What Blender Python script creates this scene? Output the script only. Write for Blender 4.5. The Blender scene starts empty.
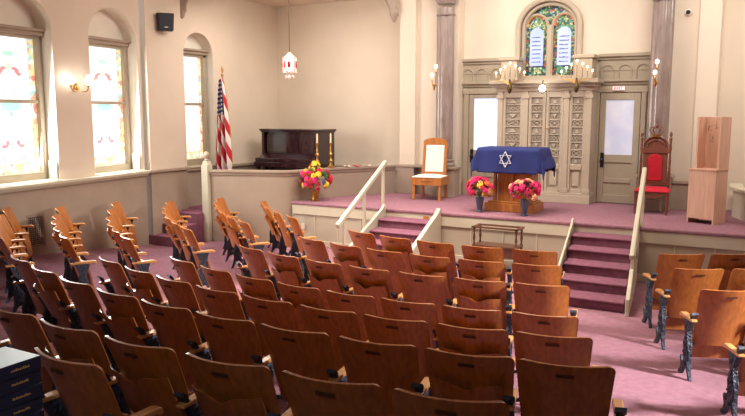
import bpy, math, random
from mathutils import Vector, Matrix
random.seed(7)
R = math.radians
sc = bpy.context.scene
col = sc.collection
# ---------------------------------------------------------------- camera, world, lights, exposure
cd = bpy.data.cameras.new('camera'); cam = bpy.data.objects.new('camera', cd); col.objects.link(cam)
cam.location = (0, 0, 2.4); cam.rotation_euler = (R(90-7.6), 0, R(29.3))
cd.sensor_width = 36; cd.lens = 36*720/745; cd.clip_start = .05
sc.camera = cam
w = bpy.data.worlds.new('world'); sc.world = w; w.use_nodes = True
w.node_tree.nodes['Background'].inputs[0].default_value = (.85, .92, 1, 1)
w.node_tree.nodes['Background'].inputs[1].default_value = 1.0
sc.view_settings.view_transform = 'Standard'; sc.view_settings.look = 'None'
sc.view_settings.gamma = 1; sc.view_settings.use_curve_mapping = False
sc.view_settings.exposure = 0.0
def area(name, loc, target, sx, sy, power, color, spread=180):
    l = bpy.data.lights.new(name, 'AREA'); l.shape = 'RECTANGLE'; l.size = sx; l.size_y = sy
    l.energy = power; l.color = color; l.spread = R(spread)
    o = bpy.data.objects.new(name, l); col.objects.link(o); o.location = loc
    o.rotation_euler = (Vector(target)-Vector(loc)).to_track_quat('-Z', 'Y').to_euler()
    return o
area('hall_ceiling_light', (-4.7, 8.5, 5.4), (-4.7, 8.6, 0), 4.6, 1.2, 200, (1, .88, .72), 88)
area('hall_wall_fill', (-4.4, 9.6, 5.3), (-6.5, 11.0, 2), 4, 1.0, 135, (1, .92, .83), 150)  # added fill to lift the left and back walls, not a fixture of the hall
area('book_stack_fill', (-1.6, .5, 3.25), (-2.0, 1.6, 1), .5, .5, 9, (.9, .95, 1), 120)  # invented lamp under the balcony, brightens the book covers and nearest seats
area('stage_ceiling_light', (-3.6, 10.9, 5.4), (-3.6, 12.2, 1), 4, 1.2, 70, (1, .93, .84))
area('choir_ceiling_light', (-8.3, 11.0, 4.6), (-8.6, 12.3, 0), 1.6, 1.0, 46, (1, .91, .80))
area('right_recess_fill', (2.2, 12.0, 4.6), (.2, 13.2, 2), 1.2, .8, 60, (1, .92, .82))  # extra lamp put in so the right recess is not dark
area('right_wall_fill', (-.6, 9.6, 5.3), (-.9, 13.2, 2.8), 1.6, .8, 58, (1, .93, .84), 120)  # added brightener for the wall right of the ark, no real fitting
area('right_window_daylight', (3.4, 6.6, 3.4), (-2.2, 6.0, 0), .4, .9, 135, (1, .95, .92), 60)
area('left_window_daylight', (-9.72, 6.72, 2.5), (-7.6, 6.9, 2.2), .9, 1.8, 150, (1, .96, .90), 180)
area('left_far_window_daylight', (-9.98, 8.63, 2.5), (-7.2, 8.6, 2.2), .9, 1.8, 140, (1, .96, .90), 180)

# ---------------------------------------------------------------- mesh helpers
class MB:
    def __init__(s): s.v=[]; s.f=[]; s.uv={}
    def add(s, vs, fs, uvs=None):
        b=len(s.v); s.v+= [tuple(p) for p in vs]
        for i,f in enumerate(fs):
            if uvs: s.uv[len(s.f)] = [uvs[k] for k in f]
            s.f.append([b+k for k in f])
        return s
    def box(s,x0,x1,y0,y1,z0,z1):
        return s.add([(x0,y0,z0),(x1,y0,z0),(x1,y1,z0),(x0,y1,z0),(x0,y0,z1),(x1,y0,z1),(x1,y1,z1),(x0,y1,z1)],
            [(0,3,2,1),(4,5,6,7),(0,1,5,4),(1,2,6,5),(2,3,7,6),(3,0,4,7)])
    def beam(s,p0,p1,wx,wz,up=(0,0,1)):
        p0=Vector(p0);p1=Vector(p1);d=(p1-p0).normalized();u=Vector(up);x=d.cross(u)
        if x.length<1e-4: x=d.cross(Vector((0,1,0)))
        x.normalize();z=x.cross(d)
        vs=[]
        for p in (p0,p1):
            for a,b in ((-1,-1),(1,-1),(1,1),(-1,1)): vs.append(p+x*a*wx/2+z*b*wz/2)
        return s.add(vs,[(0,1,2,3),(7,6,5,4),(0,4,5,1),(1,5,6,2),(2,6,7,3),(3,7,4,0)])
    def tube(s,pts,r,n=8,cap=True):
        pts=[Vector(p) for p in pts]; m=len(pts)
        rs=r if isinstance(r,(list,tuple)) else [r]*m
        t0=(pts[1]-pts[0]).normalized(); a=Vector((0,0,1)) if abs(t0.z)<.9 else Vector((1,0,0))
        nx=t0.cross(a).normalized(); vs=[]
        for i,p in enumerate(pts):
            t=(pts[min(i+1,m-1)]-pts[max(i-1,0)]).normalized()
            nx=(nx-t*nx.dot(t)).normalized(); ny=t.cross(nx)
            for k in range(n):
                an=2*math.pi*k/n; vs.append(p+(nx*math.cos(an)+ny*math.sin(an))*rs[i])
        fs=[(i*n+k,i*n+(k+1)%n,(i+1)*n+(k+1)%n,(i+1)*n+k) for i in range(m-1) for k in range(n)]
        if cap: fs+= [tuple(range(n-1,-1,-1)), tuple(range((m-1)*n,m*n))]
        return s.add(vs,fs)
    def lathe(s,prof,c=(0,0,0),n=16):
        vs=[];m=len(prof)
        for r,z in prof:
            for k in range(n):
                a=2*math.pi*k/n; vs.append((c[0]+max(r,1e-4)*math.cos(a),c[1]+max(r,1e-4)*math.sin(a),c[2]+z))
        fs=[(i*n+k,i*n+(k+1)%n,(i+1)*n+(k+1)%n,(i+1)*n+k) for i in range(m-1) for k in range(n)]
        fs+= [tuple(range(n-1,-1,-1)), tuple(range((m-1)*n,m*n))]
        return s.add(vs,fs)
    def ball(s,c,r,n=12,m=8,sc_=(1,1,1)):
        vs=[(c[0],c[1],c[2]-r*sc_[2])]
        for i in range(1,m):
            t=-math.pi/2+math.pi*i/m
            for k in range(n):
                a=2*math.pi*k/n; vs.append((c[0]+r*sc_[0]*math.cos(t)*math.cos(a),c[1]+r*sc_[1]*math.cos(t)*math.sin(a),c[2]+r*sc_[2]*math.sin(t)))
        vs.append((c[0],c[1],c[2]+r*sc_[2])); L=len(vs)-1
        fs=[(0,1+(k+1)%n,1+k) for k in range(n)]
        fs+=[(1+i*n+k,1+i*n+(k+1)%n,1+(i+1)*n+(k+1)%n,1+(i+1)*n+k) for i in range(m-2) for k in range(n)]
        b=1+(m-2)*n; fs+=[(b+k,b+(k+1)%n,L) for k in range(n)]
        return s.add(vs,fs)
    def prism(s,poly,fn,t0,t1):
        """poly: 2-D outline, fn(a,b,t)->xyz"""
        n=len(poly); vs=[fn(a,b,t0) for a,b in poly]+[fn(a,b,t1) for a,b in poly]
        return s.add(vs,[tuple(range(n-1,-1,-1)),tuple(range(n,2*n))]+[(i,(i+1)%n,n+(i+1)%n,n+i) for i in range(n)])
    def grid(s,fn,nu,nv,uv=True):
        vs=[fn(i/nu,j/nv) for j in range(nv+1) for i in range(nu+1)]
        us=[(i/nu,j/nv) for j in range(nv+1) for i in range(nu+1)]
        return s.add(vs,[(j*(nu+1)+i,j*(nu+1)+i+1,(j+1)*(nu+1)+i+1,(j+1)*(nu+1)+i) for j in range(nv) for i in range(nu)],us if uv else None)
    def sheet(s,fn,nu,nv,th):
        """closed slab following fn, thickness vector th(a,b)"""
        A=[Vector(fn(i/nu,j/nv)) for j in range(nv+1) for i in range(nu+1)]
        T=[Vector(th(i/nu,j/nv)) if callable(th) else Vector(th) for j in range(nv+1) for i in range(nu+1)]
        N=len(A); vs=A+[a+t for a,t in zip(A,T)]; W=nu+1
        fs=[(j*W+i,j*W+i+1,(j+1)*W+i+1,(j+1)*W+i) for j in range(nv) for i in range(nu)]
        fs+=[tuple(N+k for k in reversed(f)) for f in list(fs)]
        rim=[i for i in range(nu)]+[j*W+nu for j in range(nv)]+[nv*W+i for i in range(nu,0,-1)]+[j*W for j in range(nv,0,-1)]
        fs+=[(rim[(k+1)%len(rim)],rim[k],N+rim[k],N+rim[(k+1)%len(rim)]) for k in range(len(rim))]
        return s.add(vs,fs)
    def build(s,name,mat,parent=None,smooth=False,bevel=0,fix=True):
        me=bpy.data.meshes.new(name); me.from_pydata(s.v,[],s.f)
        if s.uv:
            ul=me.uv_layers.new(name='UVMap')
            for p in me.polygons:
                u=s.uv.get(p.index)
                if u:
                    for li,q in zip(p.loop_indices,u): ul.data[li].uv=q
        me.validate()
        if fix:
            import bmesh
            b=bmesh.new(); b.from_mesh(me); bmesh.ops.recalc_face_normals(b,faces=b.faces); b.to_mesh(me); b.free()
        me.materials.append(mat)
        if smooth:
            for p in me.polygons: p.use_smooth=True
        o=bpy.data.objects.new(name,me); col.objects.link(o)
        if smooth:
            try: me.set_sharp_from_angle(angle=R(40))
            except Exception: pass
        if bevel:
            m=o.modifiers.new('bevel','BEVEL'); m.width=bevel; m.segments=2; m.limit_method='ANGLE'; m.angle_limit=R(35)
        if parent: o.parent=parent
        return o
def tag(o,label=None,cat=None,group=None,kind=None):
    if label: o['label']=label
    if cat: o['category']=cat
    if group: o['group']=group
    if kind: o['kind']=kind
    return o
def thing(name,label,cat,loc=(0,0,0),rz=0,group=None):
    o=bpy.data.objects.new(name,None); col.objects.link(o); o.location=loc; o.rotation_euler=(0,0,rz)
    o.empty_display_size=.1
    return tag(o,label,cat,group)
def struct(o): o['kind']='structure'; return o
def copy_tree(o,parent=None):
    c=o.copy(); col.objects.link(c)
    if parent: c.parent=parent
    for ch in list(o.children): copy_tree(ch,c)
    return c

# ---------------------------------------------------------------- materials
def mat(name,c,rough=.6,metal=0,noise=.12,scale=6,bump=0,bscale=60,emit=0,spec=.5,coat=0,trans=0,stretch=None):
    m=bpy.data.materials.new(name); m.use_nodes=True; nt=m.node_tree; N=nt.nodes; L=nt.links
    b=N['Principled BSDF']; b.inputs['Roughness'].default_value=rough; b.inputs['Metallic'].default_value=metal
    b.inputs['Specular IOR Level'].default_value=spec; b.inputs['Coat Weight'].default_value=coat
    b.inputs['Transmission Weight'].default_value=trans
    tc=N.new('ShaderNodeTexCoord'); mp=N.new('ShaderNodeMapping'); L.new(tc.outputs['Object'],mp.inputs[0])
    if stretch: mp.inputs['Scale'].default_value=stretch
    nz=N.new('ShaderNodeTexNoise'); nz.inputs['Scale'].default_value=scale; nz.inputs['Detail'].default_value=4
    L.new(mp.outputs[0],nz.inputs['Vector'])
    rp=N.new('ShaderNodeValToRGB'); L.new(nz.outputs['Fac'],rp.inputs[0])
    rp.color_ramp.elements[0].position=.3; rp.color_ramp.elements[1].position=.7
    lo=[x*(1-noise) for x in c]; hi=[min(1,x*(1+noise)) for x in c]
    rp.color_ramp.elements[0].color=(*lo,1); rp.color_ramp.elements[1].color=(*hi,1)
    L.new(rp.outputs[0],b.inputs['Base Color'])
    if bump:
        n2=N.new('ShaderNodeTexNoise'); n2.inputs['Scale'].default_value=bscale; n2.inputs['Detail'].default_value=3
        L.new(mp.outputs[0],n2.inputs['Vector'])
        bp=N.new('ShaderNodeBump'); bp.inputs['Strength'].default_value=bump; bp.inputs['Distance'].default_value=.02
        L.new(n2.outputs['Fac'],bp.inputs['Height']); L.new(bp.outputs[0],b.inputs['Normal'])
    if emit:
        L.new(rp.outputs[0],b.inputs['Emission Color']); b.inputs['Emission Strength'].default_value=emit
    return m
def srgb(r,g,b):
    f=lambda x:(x/255/12.92 if x/255<=.04045 else ((x/255+.055)/1.055)**2.4)
    return (f(r),f(g),f(b))
def wood(name,c,rough=.35,noise=.3,coat=.25,dirn=(14,14,1.2)):
    return mat(name,c,rough=rough,noise=noise,scale=2.2,coat=coat,stretch=dirn)
M={}
M['plaster']=mat('cream_plaster',srgb(222,208,190),.85,noise=.03,scale=1.5,bump=.05,bscale=30)
M['reveal']=mat('white_plaster',srgb(240,234,220),.8,noise=.02)
M['taupe']=mat('taupe_paint',srgb(164,147,131),.55,noise=.05,scale=3)
M['panel']=mat('grey_beige_paint',srgb(178,168,150),.5,noise=.05,scale=3)
M['trim']=mat('cream_gloss_paint',srgb(196,190,170),.4,noise=.03)
M['ark']=mat('warm_grey_paint',srgb(186,172,152),.5,noise=.04)
M['fretback']=mat('dark_grey_backing',srgb(156,144,128),.8,noise=.1)
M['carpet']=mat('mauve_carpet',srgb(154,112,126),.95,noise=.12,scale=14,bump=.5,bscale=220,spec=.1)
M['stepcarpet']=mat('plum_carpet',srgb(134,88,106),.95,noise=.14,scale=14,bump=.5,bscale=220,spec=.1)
M['seatwood']=wood('honey_brown_plywood',srgb(168,101,46),.34,.25,.25)
M['armwood']=wood('light_maple_wood',srgb(204,146,88),.3,.18,.4,(8,3,8))
M['iron']=mat('blue_grey_cast_iron',srgb(62,68,82),.5,.5,noise=.35,scale=30,bump=.9,bscale=55)
M['oak']=wood('golden_oak',srgb(172,108,50),.4,.25)
M['darkwood']=wood('dark_walnut',srgb(92,56,38),.4,.25)
M['throne']=wood('reddish_walnut',srgb(120,72,58),.4,.2)
M['ply']=wood('pinkish_plywood',srgb(212,170,146),.6,.12,0)
M['ebony']=wood('black_cherry_lacquer',srgb(44,18,26),.18,.2,.6)
M['marble']=mat('mauve_grey_marble',srgb(142,126,120),.3,noise=.22,scale=5,stretch=(3,3,.7),coat=.3)
M['white_cloth']=mat('white_upholstery',srgb(232,228,222),.9,noise=.03,bump=.2,bscale=120)
M['red_velvet']=mat('red_velvet',srgb(190,20,44),.8,noise=.12,scale=10)
M['blue_cloth']=mat('royal_blue_cloth',srgb(19,36,104),.75,noise=.15,scale=7)
M['silver']=mat('silver_embroidery',srgb(222,226,236),.5,noise=.05)
M['brass']=mat('antique_brass',srgb(176,132,66),.3,.85,noise=.2,scale=20)
M['bronze']=mat('dark_bronze',srgb(96,78,48),.4,.7,noise=.2,scale=20)
M['steel']=mat('brushed_steel',srgb(190,194,200),.3,.8)
M['black']=mat('black_plastic',srgb(22,24,34),.45,noise=.15)
M['navy']=mat('navy_book_cloth',srgb(24,30,62),.7,noise=.12,scale=25,bump=.1,bscale=200)
M['paleblue']=mat('pale_blue_cover',srgb(196,220,222),.4,noise=.05)
M['page']=mat('page_edges',srgb(210,200,180),.9,noise=.1,scale=40,stretch=(1,1,20))
M['gold']=mat('gold_lettering',srgb(206,170,110),.4,.4,noise=.1)
M['plate']=mat('darkened_number_plate',srgb(84,52,34),.5,.2,noise=.3,scale=60)
M['blueglass']=mat('blue_glass',srgb(64,84,112),.1,noise=.2,coat=.6)
M['leaf']=mat('dull_green_leaf',srgb(66,92,58),.6,noise=.3,scale=20)
for n_,c_ in dict(pink=(232,48,126),magenta=(205,26,90),orange=(246,120,60),yellow=(240,205,60),peach=(250,180,140),red=(200,34,60),violet=(84,80,140)).items():
    M[n_]=mat(n_+'_petals',srgb(*c_),.7,noise=.18,scale=30)
M['bulb']=mat('lit_frosted_bulb',(1,.80,.58),.4,noise=0,emit=3.5)
M['globe']=mat('lit_opal_globe',(1,.95,.88),.4,noise=0,emit=9)
M['candle']=mat('ivory_candle_sleeve',srgb(236,214,176),.6,noise=.05)
M['redglass']=mat('ruby_glass',srgb(170,40,40),.2,noise=.2,emit=.12)
M['crystal']=mat('pink_clear_crystal',srgb(240,214,206),.1,noise=.1,coat=.5,emit=.12)
M['vent']=mat('brown_grille_metal',srgb(158,136,118),.5,.2,noise=.1)
M['switch']=mat('ivory_plastic',srgb(208,200,184),.5,noise=.03)
M['doorpaint']=mat('khaki_grey_paint',srgb(170,158,138),.5,noise=.04)
def emis_nodes(name):
    m=bpy.data.materials.new(name); m.use_nodes=True; nt=m.node_tree
    b=nt.nodes['Principled BSDF']; b.inputs['Roughness'].default_value=.3
    return m,nt,nt.nodes,nt.links,b
def math_(N,L,op,a,b=None,c=None):
    n=N.new('ShaderNodeMath'); n.operation=op
    for i,x in enumerate((a,b,c)):
        if x is None: continue
        if isinstance(x,(int,float)): n.inputs[i].default_value=x
        else: L.new(x,n.inputs[i])
    return n.outputs[0]
def mix_(N,L,f,a,b):
    n=N.new('ShaderNodeMix'); n.data_type='RGBA'
    if isinstance(f,(int,float)): n.inputs[0].default_value=f
    else: L.new(f,n.inputs[0])
    for i,x in ((6,a),(7,b)):
        if isinstance(x,tuple): n.inputs[i].default_value=(*x,1)
        else: L.new(x,n.inputs[i])
    return n.outputs[2]
def side_glass(name,strength,motif=True):
    """pale stained glass: white field, coloured quarry border, red and teal ornaments, leading lines"""
    m,nt,N,L,b=emis_nodes(name)
    uv=N.new('ShaderNodeUVMap'); sx=N.new('ShaderNodeSeparateXYZ'); L.new(uv.outputs[0],sx.inputs[0]); U,V=sx.outputs[0],sx.outputs[1]
    au=math_(N,L,'ABSOLUTE',math_(N,L,'SUBTRACT',U,.5))
    mp=N.new('ShaderNodeMapping'); mp.inputs['Scale'].default_value=(12,26,1); L.new(uv.outputs[0],mp.inputs[0])
    vo=N.new('ShaderNodeTexVoronoi'); vo.inputs['Scale'].default_value=1; L.new(mp.outputs[0],vo.inputs['Vector'])
    rp=N.new('ShaderNodeValToRGB'); rp.color_ramp.interpolation='CONSTANT'
    sp=N.new('ShaderNodeSeparateColor'); L.new(vo.outputs['Color'],sp.inputs[0]); L.new(sp.outputs[0],rp.inputs[0])
    cols=[(0,(.9,.7,.28)),(.2,(.85,.30,.12)),(.36,(1,.92,.7)),(.5,(.75,.14,.08)),(.64,(.9,.6,.18)),(.8,(.25,.6,.55)),(.88,(1,.95,.85))]
    rp.color_ramp.elements[0].color=(*cols[0][1],1); rp.color_ramp.elements[1].position=cols[1][0]; rp.color_ramp.elements[1].color=(*cols[1][1],1)
    for p,c in cols[2:]:
        e=rp.color_ramp.elements.new(p); e.color=(*c,1)
    border=math_(N,L,'GREATER_THAN',au,.38)
    bot=math_(N,L,'LESS_THAN',V,.075); border=math_(N,L,'MAXIMUM',border,bot)
    mp2=N.new('ShaderNodeMapping'); mp2.inputs['Scale'].default_value=(5,9,1); L.new(uv.outputs[0],mp2.inputs[0])
    v2=N.new('ShaderNodeTexVoronoi'); v2.inputs['Scale'].default_value=1; L.new(mp2.outputs[0],v2.inputs['Vector'])
    s2=N.new('ShaderNodeSeparateColor'); L.new(v2.outputs['Color'],s2.inputs[0])
    r2=N.new('ShaderNodeValToRGB'); r2.color_ramp.interpolation='CONSTANT'; L.new(s2.outputs[0],r2.inputs[0])
    r2.color_ramp.elements[0].color=(1,1,1,1); r2.color_ramp.elements[1].position=.8; r2.color_ramp.elements[1].color=(.7,.95,.92,1)
    e=r2.color_ramp.elements.new(.9); e.color=(1,.97,.7,1); e=r2.color_ramp.elements.new(.96); e.color=(.85,.8,1,1)
    c=mix_(N,L,border,r2.outputs[0],rp.outputs[0])
    def ell(cu,cv,ru,rv,inner=None):
        a=math_(N,L,'DIVIDE',math_(N,L,'SUBTRACT',au if cu is None else U,0 if cu is None else cu),ru)
        d=math_(N,L,'DIVIDE',math_(N,L,'SUBTRACT',V,cv),rv)
        q=math_(N,L,'ADD',math_(N,L,'MULTIPLY',a,a),math_(N,L,'MULTIPLY',d,d))
        k=math_(N,L,'LESS_THAN',q,1)
        if inner: k=math_(N,L,'MULTIPLY',k,math_(N,L,'GREATER_THAN',q,inner))
        return k
    for args,cc in (((.40,.775,.05,.012),(.9,.08,.12)),((.60,.775,.05,.012),(.9,.08,.12)),((.35,.757,.045,.020),(.9,.08,.12)),((.65,.757,.045,.020),(.9,.08,.12)),((.31,.735,.05,.012),(.9,.08,.12)),((.69,.735,.05,.012),(.9,.08,.12)),((.5,.79,.04,.03),(1,.85,.4)),((.5,.62,.16,.012,.2),(.4,.6,.9)),
                    ((.40,.23,.035,.02),(.85,.06,.18)),((.60,.23,.035,.02),(.85,.06,.18)),((.34,.205,.06,.014),(.85,.06,.18)),((.66,.205,.06,.014),(.85,.06,.18)),((.3,.12,.06,.01),(.5,.35,.75)),((.7,.12,.06,.01),(.5,.35,.75)),((.5,.5,.2,.04),(.3,.8,.75)),((.5,.88,.12,.02),(.35,.85,.6)),((.5,.1,.25,.014,.3),(.5,.35,.75)),((.5,.44,.05,.02),(.3,.5,.85))):
        if motif: c=mix_(N,L,ell(*args),c,cc)
    # leading
    fr=math_(N,L,'FRACT',math_(N,L,'MULTIPLY',V,9)); lead=math_(N,L,'LESS_THAN',fr,.03)
    l2=math_(N,L,'MULTIPLY',math_(N,L,'GREATER_THAN',au,.372),math_(N,L,'LESS_THAN',au,.384)); lead=math_(N,L,'MAXIMUM',lead,l2)
    lm=mix_(N,L,math_(N,L,'MULTIPLY',lead,.45),c,(.35,.3,.35))
    L.new(lm,b.inputs['Emission Color']); b.inputs['Emission Strength'].default_value=strength
    b.inputs['Base Color'].default_value=(.4,.4,.4,1)
    return m
M['sideglass']=side_glass('pale_stained_glass',1.0)
M['sideglass_far']=side_glass('yellow_bordered_stained_glass',1.0,False)
def frost(name,c,strength):
    m,nt,N,L,b=emis_nodes(name)
    tc=N.new('ShaderNodeTexCoord'); n=N.new('ShaderNodeTexNoise'); n.inputs['Scale'].default_value=3; L.new(tc.outputs['Object'],n.inputs['Vector'])
    rp=N.new('ShaderNodeValToRGB'); L.new(n.outputs[0],rp.inputs[0]); rp.color_ramp.elements[0].position=.35; rp.color_ramp.elements[1].position=.65
    rp.color_ramp.elements[0].color=(c[0]*.8,c[1]*.84,c[2]*.95,1); rp.color_ramp.elements[1].color=(*c,1)
    L.new(rp.outputs[0],b.inputs['Emission Color']); L.new(rp.outputs[0],b.inputs['Base Color']); b.inputs['Emission Strength'].default_value=strength
    return m
M['doorglass']=frost('bright_frosted_glass',(.70,.80,1),.72)
M['doorglass_dim']=frost('dim_frosted_glass',(.62,.62,.70),.42)
def arch_glass(green=False):
    m,nt,N,L,b=emis_nodes('green_gold_glass' if green else 'jewelled_stained_glass')
    tc=N.new('ShaderNodeTexCoord'); v=N.new('ShaderNodeTexVoronoi'); v.inputs['Scale'].default_value=26; L.new(tc.outputs['Object'],v.inputs['Vector'])
    sp=N.new('ShaderNodeSeparateColor'); L.new(v.outputs['Color'],sp.inputs[0])
    rp=N.new('ShaderNodeValToRGB'); rp.color_ramp.interpolation='CONSTANT'; L.new(sp.outputs[0],rp.inputs[0])
    E=rp.color_ramp.elements; E[0].color=(.05,.12,.1,1); E[1].position=.25; E[1].color=(.10,.32,.14,1)
    for p,c in ((.42,(.30,.42,.2)),(.55,(.5,.5,.25)),(.66,(.08,.3,.2)),(.78,(.62,.66,.45)),(.9,(.2,.42,.36))) if green else ((.42,(.5,.12,.05)),(.55,(.03,.06,.2)),(.66,(.5,.42,.14)),(.78,(.16,.1,.12)),(.9,(.3,.5,.42))):
        e=E.new(p); e.color=(*c,1)
    d=N.new('ShaderNodeTexVoronoi'); d.feature='DISTANCE_TO_EDGE'; d.inputs['Scale'].default_value=26; L.new(tc.outputs['Object'],d.inputs['Vector'])
    k=math_(N,L,'LESS_THAN',d.outputs[0],.05)
    c=mix_(N,L,k,rp.outputs[0],(.02,.02,.02)); L.new(c,b.inputs['Emission Color']); L.new(c,b.inputs['Base Color']); b.inputs['Emission Strength'].default_value=.33
    return m
M['archglass']=arch_glass()
M['foliageglass']=arch_glass(True)
M['orangeglass']=frost('orange_glass',(.8,.30,.08),.55)
M['tabletglass']=frost('pale_blue_tablet_glass',(.42,.50,.80),.62)
M['ink']=mat('dark_glass_paint',srgb(70,66,96),.6,noise=.2)
M['exit']=mat('lit_sign_face',srgb(244,214,214),.5,noise=0,emit=.5)
M['exitred']=mat('sign_red',srgb(200,30,50),.5,noise=0,emit=.3)
def flag_mat():
    m,nt,N,L,b=emis_nodes('flag_cloth'); b.inputs['Roughness'].default_value=.8
    uv=N.new('ShaderNodeUVMap'); sx=N.new('ShaderNodeSeparateXYZ'); L.new(uv.outputs[0],sx.inputs[0]); U,V=sx.outputs[0],sx.outputs[1]
    st=math_(N,L,'GREATER_THAN',math_(N,L,'FRACT',math_(N,L,'ADD',math_(N,L,'MULTIPLY',U,5.5),math_(N,L,'MULTIPLY',V,4.0))),.5)
    c=mix_(N,L,st,(.55,.02,.04),(.85,.83,.8))
    can=math_(N,L,'MULTIPLY',math_(N,L,'GREATER_THAN',V,.62),math_(N,L,'LESS_THAN',U,.72))
    mp=N.new('ShaderNodeMapping'); mp.inputs['Scale'].default_value=(20,22,1); L.new(uv.outputs[0],mp.inputs[0])
    v=N.new('ShaderNodeTexVoronoi'); v.inputs['Scale'].default_value=1; v.inputs['Randomness'].default_value=0; L.new(mp.outputs[0],v.inputs['Vector'])
    star=math_(N,L,'LESS_THAN',v.outputs['Distance'],.28)
    blue=mix_(N,L,star,(.02,.03,.14),(.85,.85,.85))
    c=mix_(N,L,can,c,blue); L.new(c,b.inputs['Base Color'])
    return m
M['flag']=flag_mat()

# ---------------------------------------------------------------- floor
CX,CY=-3.1,12.77
def floor_z(u,v):
    r=math.hypot(u-CX,v-CY); cone=max(0,.144*(r-7.6))
    t=min(1,max(0,(-u-8.2)/1.5)); t=t*t*(3-2*t)
    return max(cone,(.07+.05*t)*max(0,9.25-v)*t)
struct(MB().grid(lambda a,b:(-10.6+15.2*a,-2.6+14.2*b,floor_z(-10.6+15.2*a,-2.6+14.2*b)),76,71,uv=False).build('floor',M['carpet'],smooth=True,fix=False))
STAGE=.78
# stage platform
st=MB(); poly=[(-7.66,10.68),(4.4,10.68),(4.4,13.5),(-6.6,13.5),(-6.76,12.98),(-6.94,12.52),(-7.46,11.66)]
st.prism(poly,lambda a,b,t:(a,b,t),.0,STAGE-.05); struct(st.build('trim_1',M['panel'])); 
st=MB(); poly2=[(-7.68,10.64),(4.4,10.64)]+poly[2:]
st.prism(poly2,lambda a,b,t:(a,b,t),STAGE-.05,STAGE); struct(st.build('floor_stage',M['carpet'],bevel=.015))
# fascia board and battens of the stage front (broken at the two flights of steps)
fb=MB()
for a,b in ((-7.66,-5.74),(-4.72,-2.58),(-1.66,4.4)):
    fb.box(a,b,10.655,10.68,STAGE-.22,STAGE-.05); fb.box(a,b,10.65,10.68,0,.1)
    n=max(1,round((b-a)/.52))
    for i in range(n+1):
        x=a+(b-a)*i/n; fb.box(x-.009,x+.009,10.668,10.68,.1,STAGE-.22)
for a,b in ((-5.74,-4.72),(-2.58,-1.66)): fb.box(a,b,10.66,10.68,STAGE-.18,STAGE-.05)
struct(fb.build('trim_2',M['trim'],bevel=.004))

# ---------------------------------------------------------------- walls
ZT=5.6
A0=Vector((-9.90,9.25)); AD=Vector((.137,-.990)).normalized()   # left wall line, running back towards the viewer
def LW(s,z,d=0):     # s: distance from the far end towards the viewer, d: depth outwards
    n=Vector((-AD.y*-1,0)) ; nx,ny=-.990,-.137
    return (A0.x+AD.x*s+nx*d, A0.y+AD.y*s+ny*d, z)
def arch_wall(name,P,s0,s1,zbot,bays,spring,depth,matw,zt=ZT,rise=None,sill=1.36):
    """wall in the P(s,z,d) frame with round-headed recesses"""
    m=MB(); cur=s0; rv=MB()
    def quad(mb,a,b,c,d): mb.add([a,b,c,d],[(0,1,2,3)])
    for (a,b,rise_) in bays:
        quad(m,P(cur,zbot),P(a,zbot),P(a,zt),P(cur,zt))
        n=20; r=(b-a)/2; c=(a+b)/2
        arc=[(c-r*math.cos(math.pi*i/n),spring+rise_*math.sin(math.pi*i/n)) for i in range(n+1)]
        for i in range(n):
            quad(m,P(arc[i][0],arc[i][1]),P(arc[i+1][0],arc[i+1][1]),P(arc[i+1][0],zt),P(arc[i][0],zt))
            quad(rv,P(*arc[i]),P(*arc[i+1]),P(arc[i+1][0],arc[i+1][1],depth),P(arc[i][0],arc[i][1],depth))
        quad(m,P(a,zbot),P(b,zbot),P(b,sill),P(a,sill))
        quad(rv,P(a,sill),P(a,spring),P(a,spring,depth),P(a,sill,depth))
        quad(rv,P(b,sill),P(b,spring),P(b,spring,depth),P(b,sill,depth))
        quad(rv,P(a,sill),P(b,sill),P(b,sill,depth),P(a,sill,depth))
        # plaster behind (above the window head)
        for i in range(n): quad(rv,P(arc[i][0],3.4,depth),P(arc[i+1][0],3.4,depth),P(arc[i+1][0],arc[i+1][1],depth),P(arc[i][0],arc[i][1],depth))
        cur=b
    quad(m,P(cur,zbot),P(s1,zbot),P(s1,zt),P(cur,zt))
    w_=struct(m.build(name,matw,fix=False)); r_=rv.build('reveal',M['reveal'],w_,fix=False); 
    return w_
# s along the left wall: v = 9.25 - .99 s ; window 2: v 8.05..9.2, window 1: v 6.15..7.3
W2=(.05,1.21,.5); W1=(1.97,3.13,.5); W0=(3.9,5.06,.5)
arch_wall('wall_left',LW,-.03,12.2,-.2,[W2,W1,W0],3.62,.30,M['plaster'])
# recess wall with window 3 (u = -10.05)
def RW(s,z,d=0): return (-10.05-d,9.7+s,z)
arch_wall('wall_left_choir',RW,.0,3.8,-.1,[(.80,1.62,.42)],3.52,.26,M['plaster'],sill=1.32)
# wainscot, sill ledges
wn=MB(); wn.beam(Vector(LW(-.03,.5))+Vector((.012,0,.0)),Vector(LW(12,.5))+Vector((.012,0,0)),.024,1.66)
struct(wn.build('trim_3',M['taupe']))
lg=MB(); lg.beam(Vector(LW(-.05,1.335))+Vector((.05,0,0)),Vector(LW(12,1.335))+Vector((.05,0,0)),.13,.05); lg.beam(Vector(LW(-.05,1.29))+Vector((.03,0,0)),Vector(LW(12,1.29))+Vector((.03,0,0)),.08,.04)
struct(lg.build('trim_4',M['trim'],bevel=.008))
wn=MB(); wn.box(-10.06,-9.82,9.34,10.26,0,1.30); wn.box(-10.06,-10.03,9.7,13.5,0,1.25); wn.box(-10.05,-6.7,13.44,13.5,0,1.18)
struct(wn.build('trim_5',M['taupe']))
lg=MB(); lg.box(-10.06,-9.77,9.30,10.31,1.31,1.36); lg.box(-10.06,-9.98,9.75,13.5,1.25,1.31); lg.box(-10.05,-6.7,13.36,13.5,1.18,1.24); struct(lg.build('trim_6',M['taupe'],bevel=.008))
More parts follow.
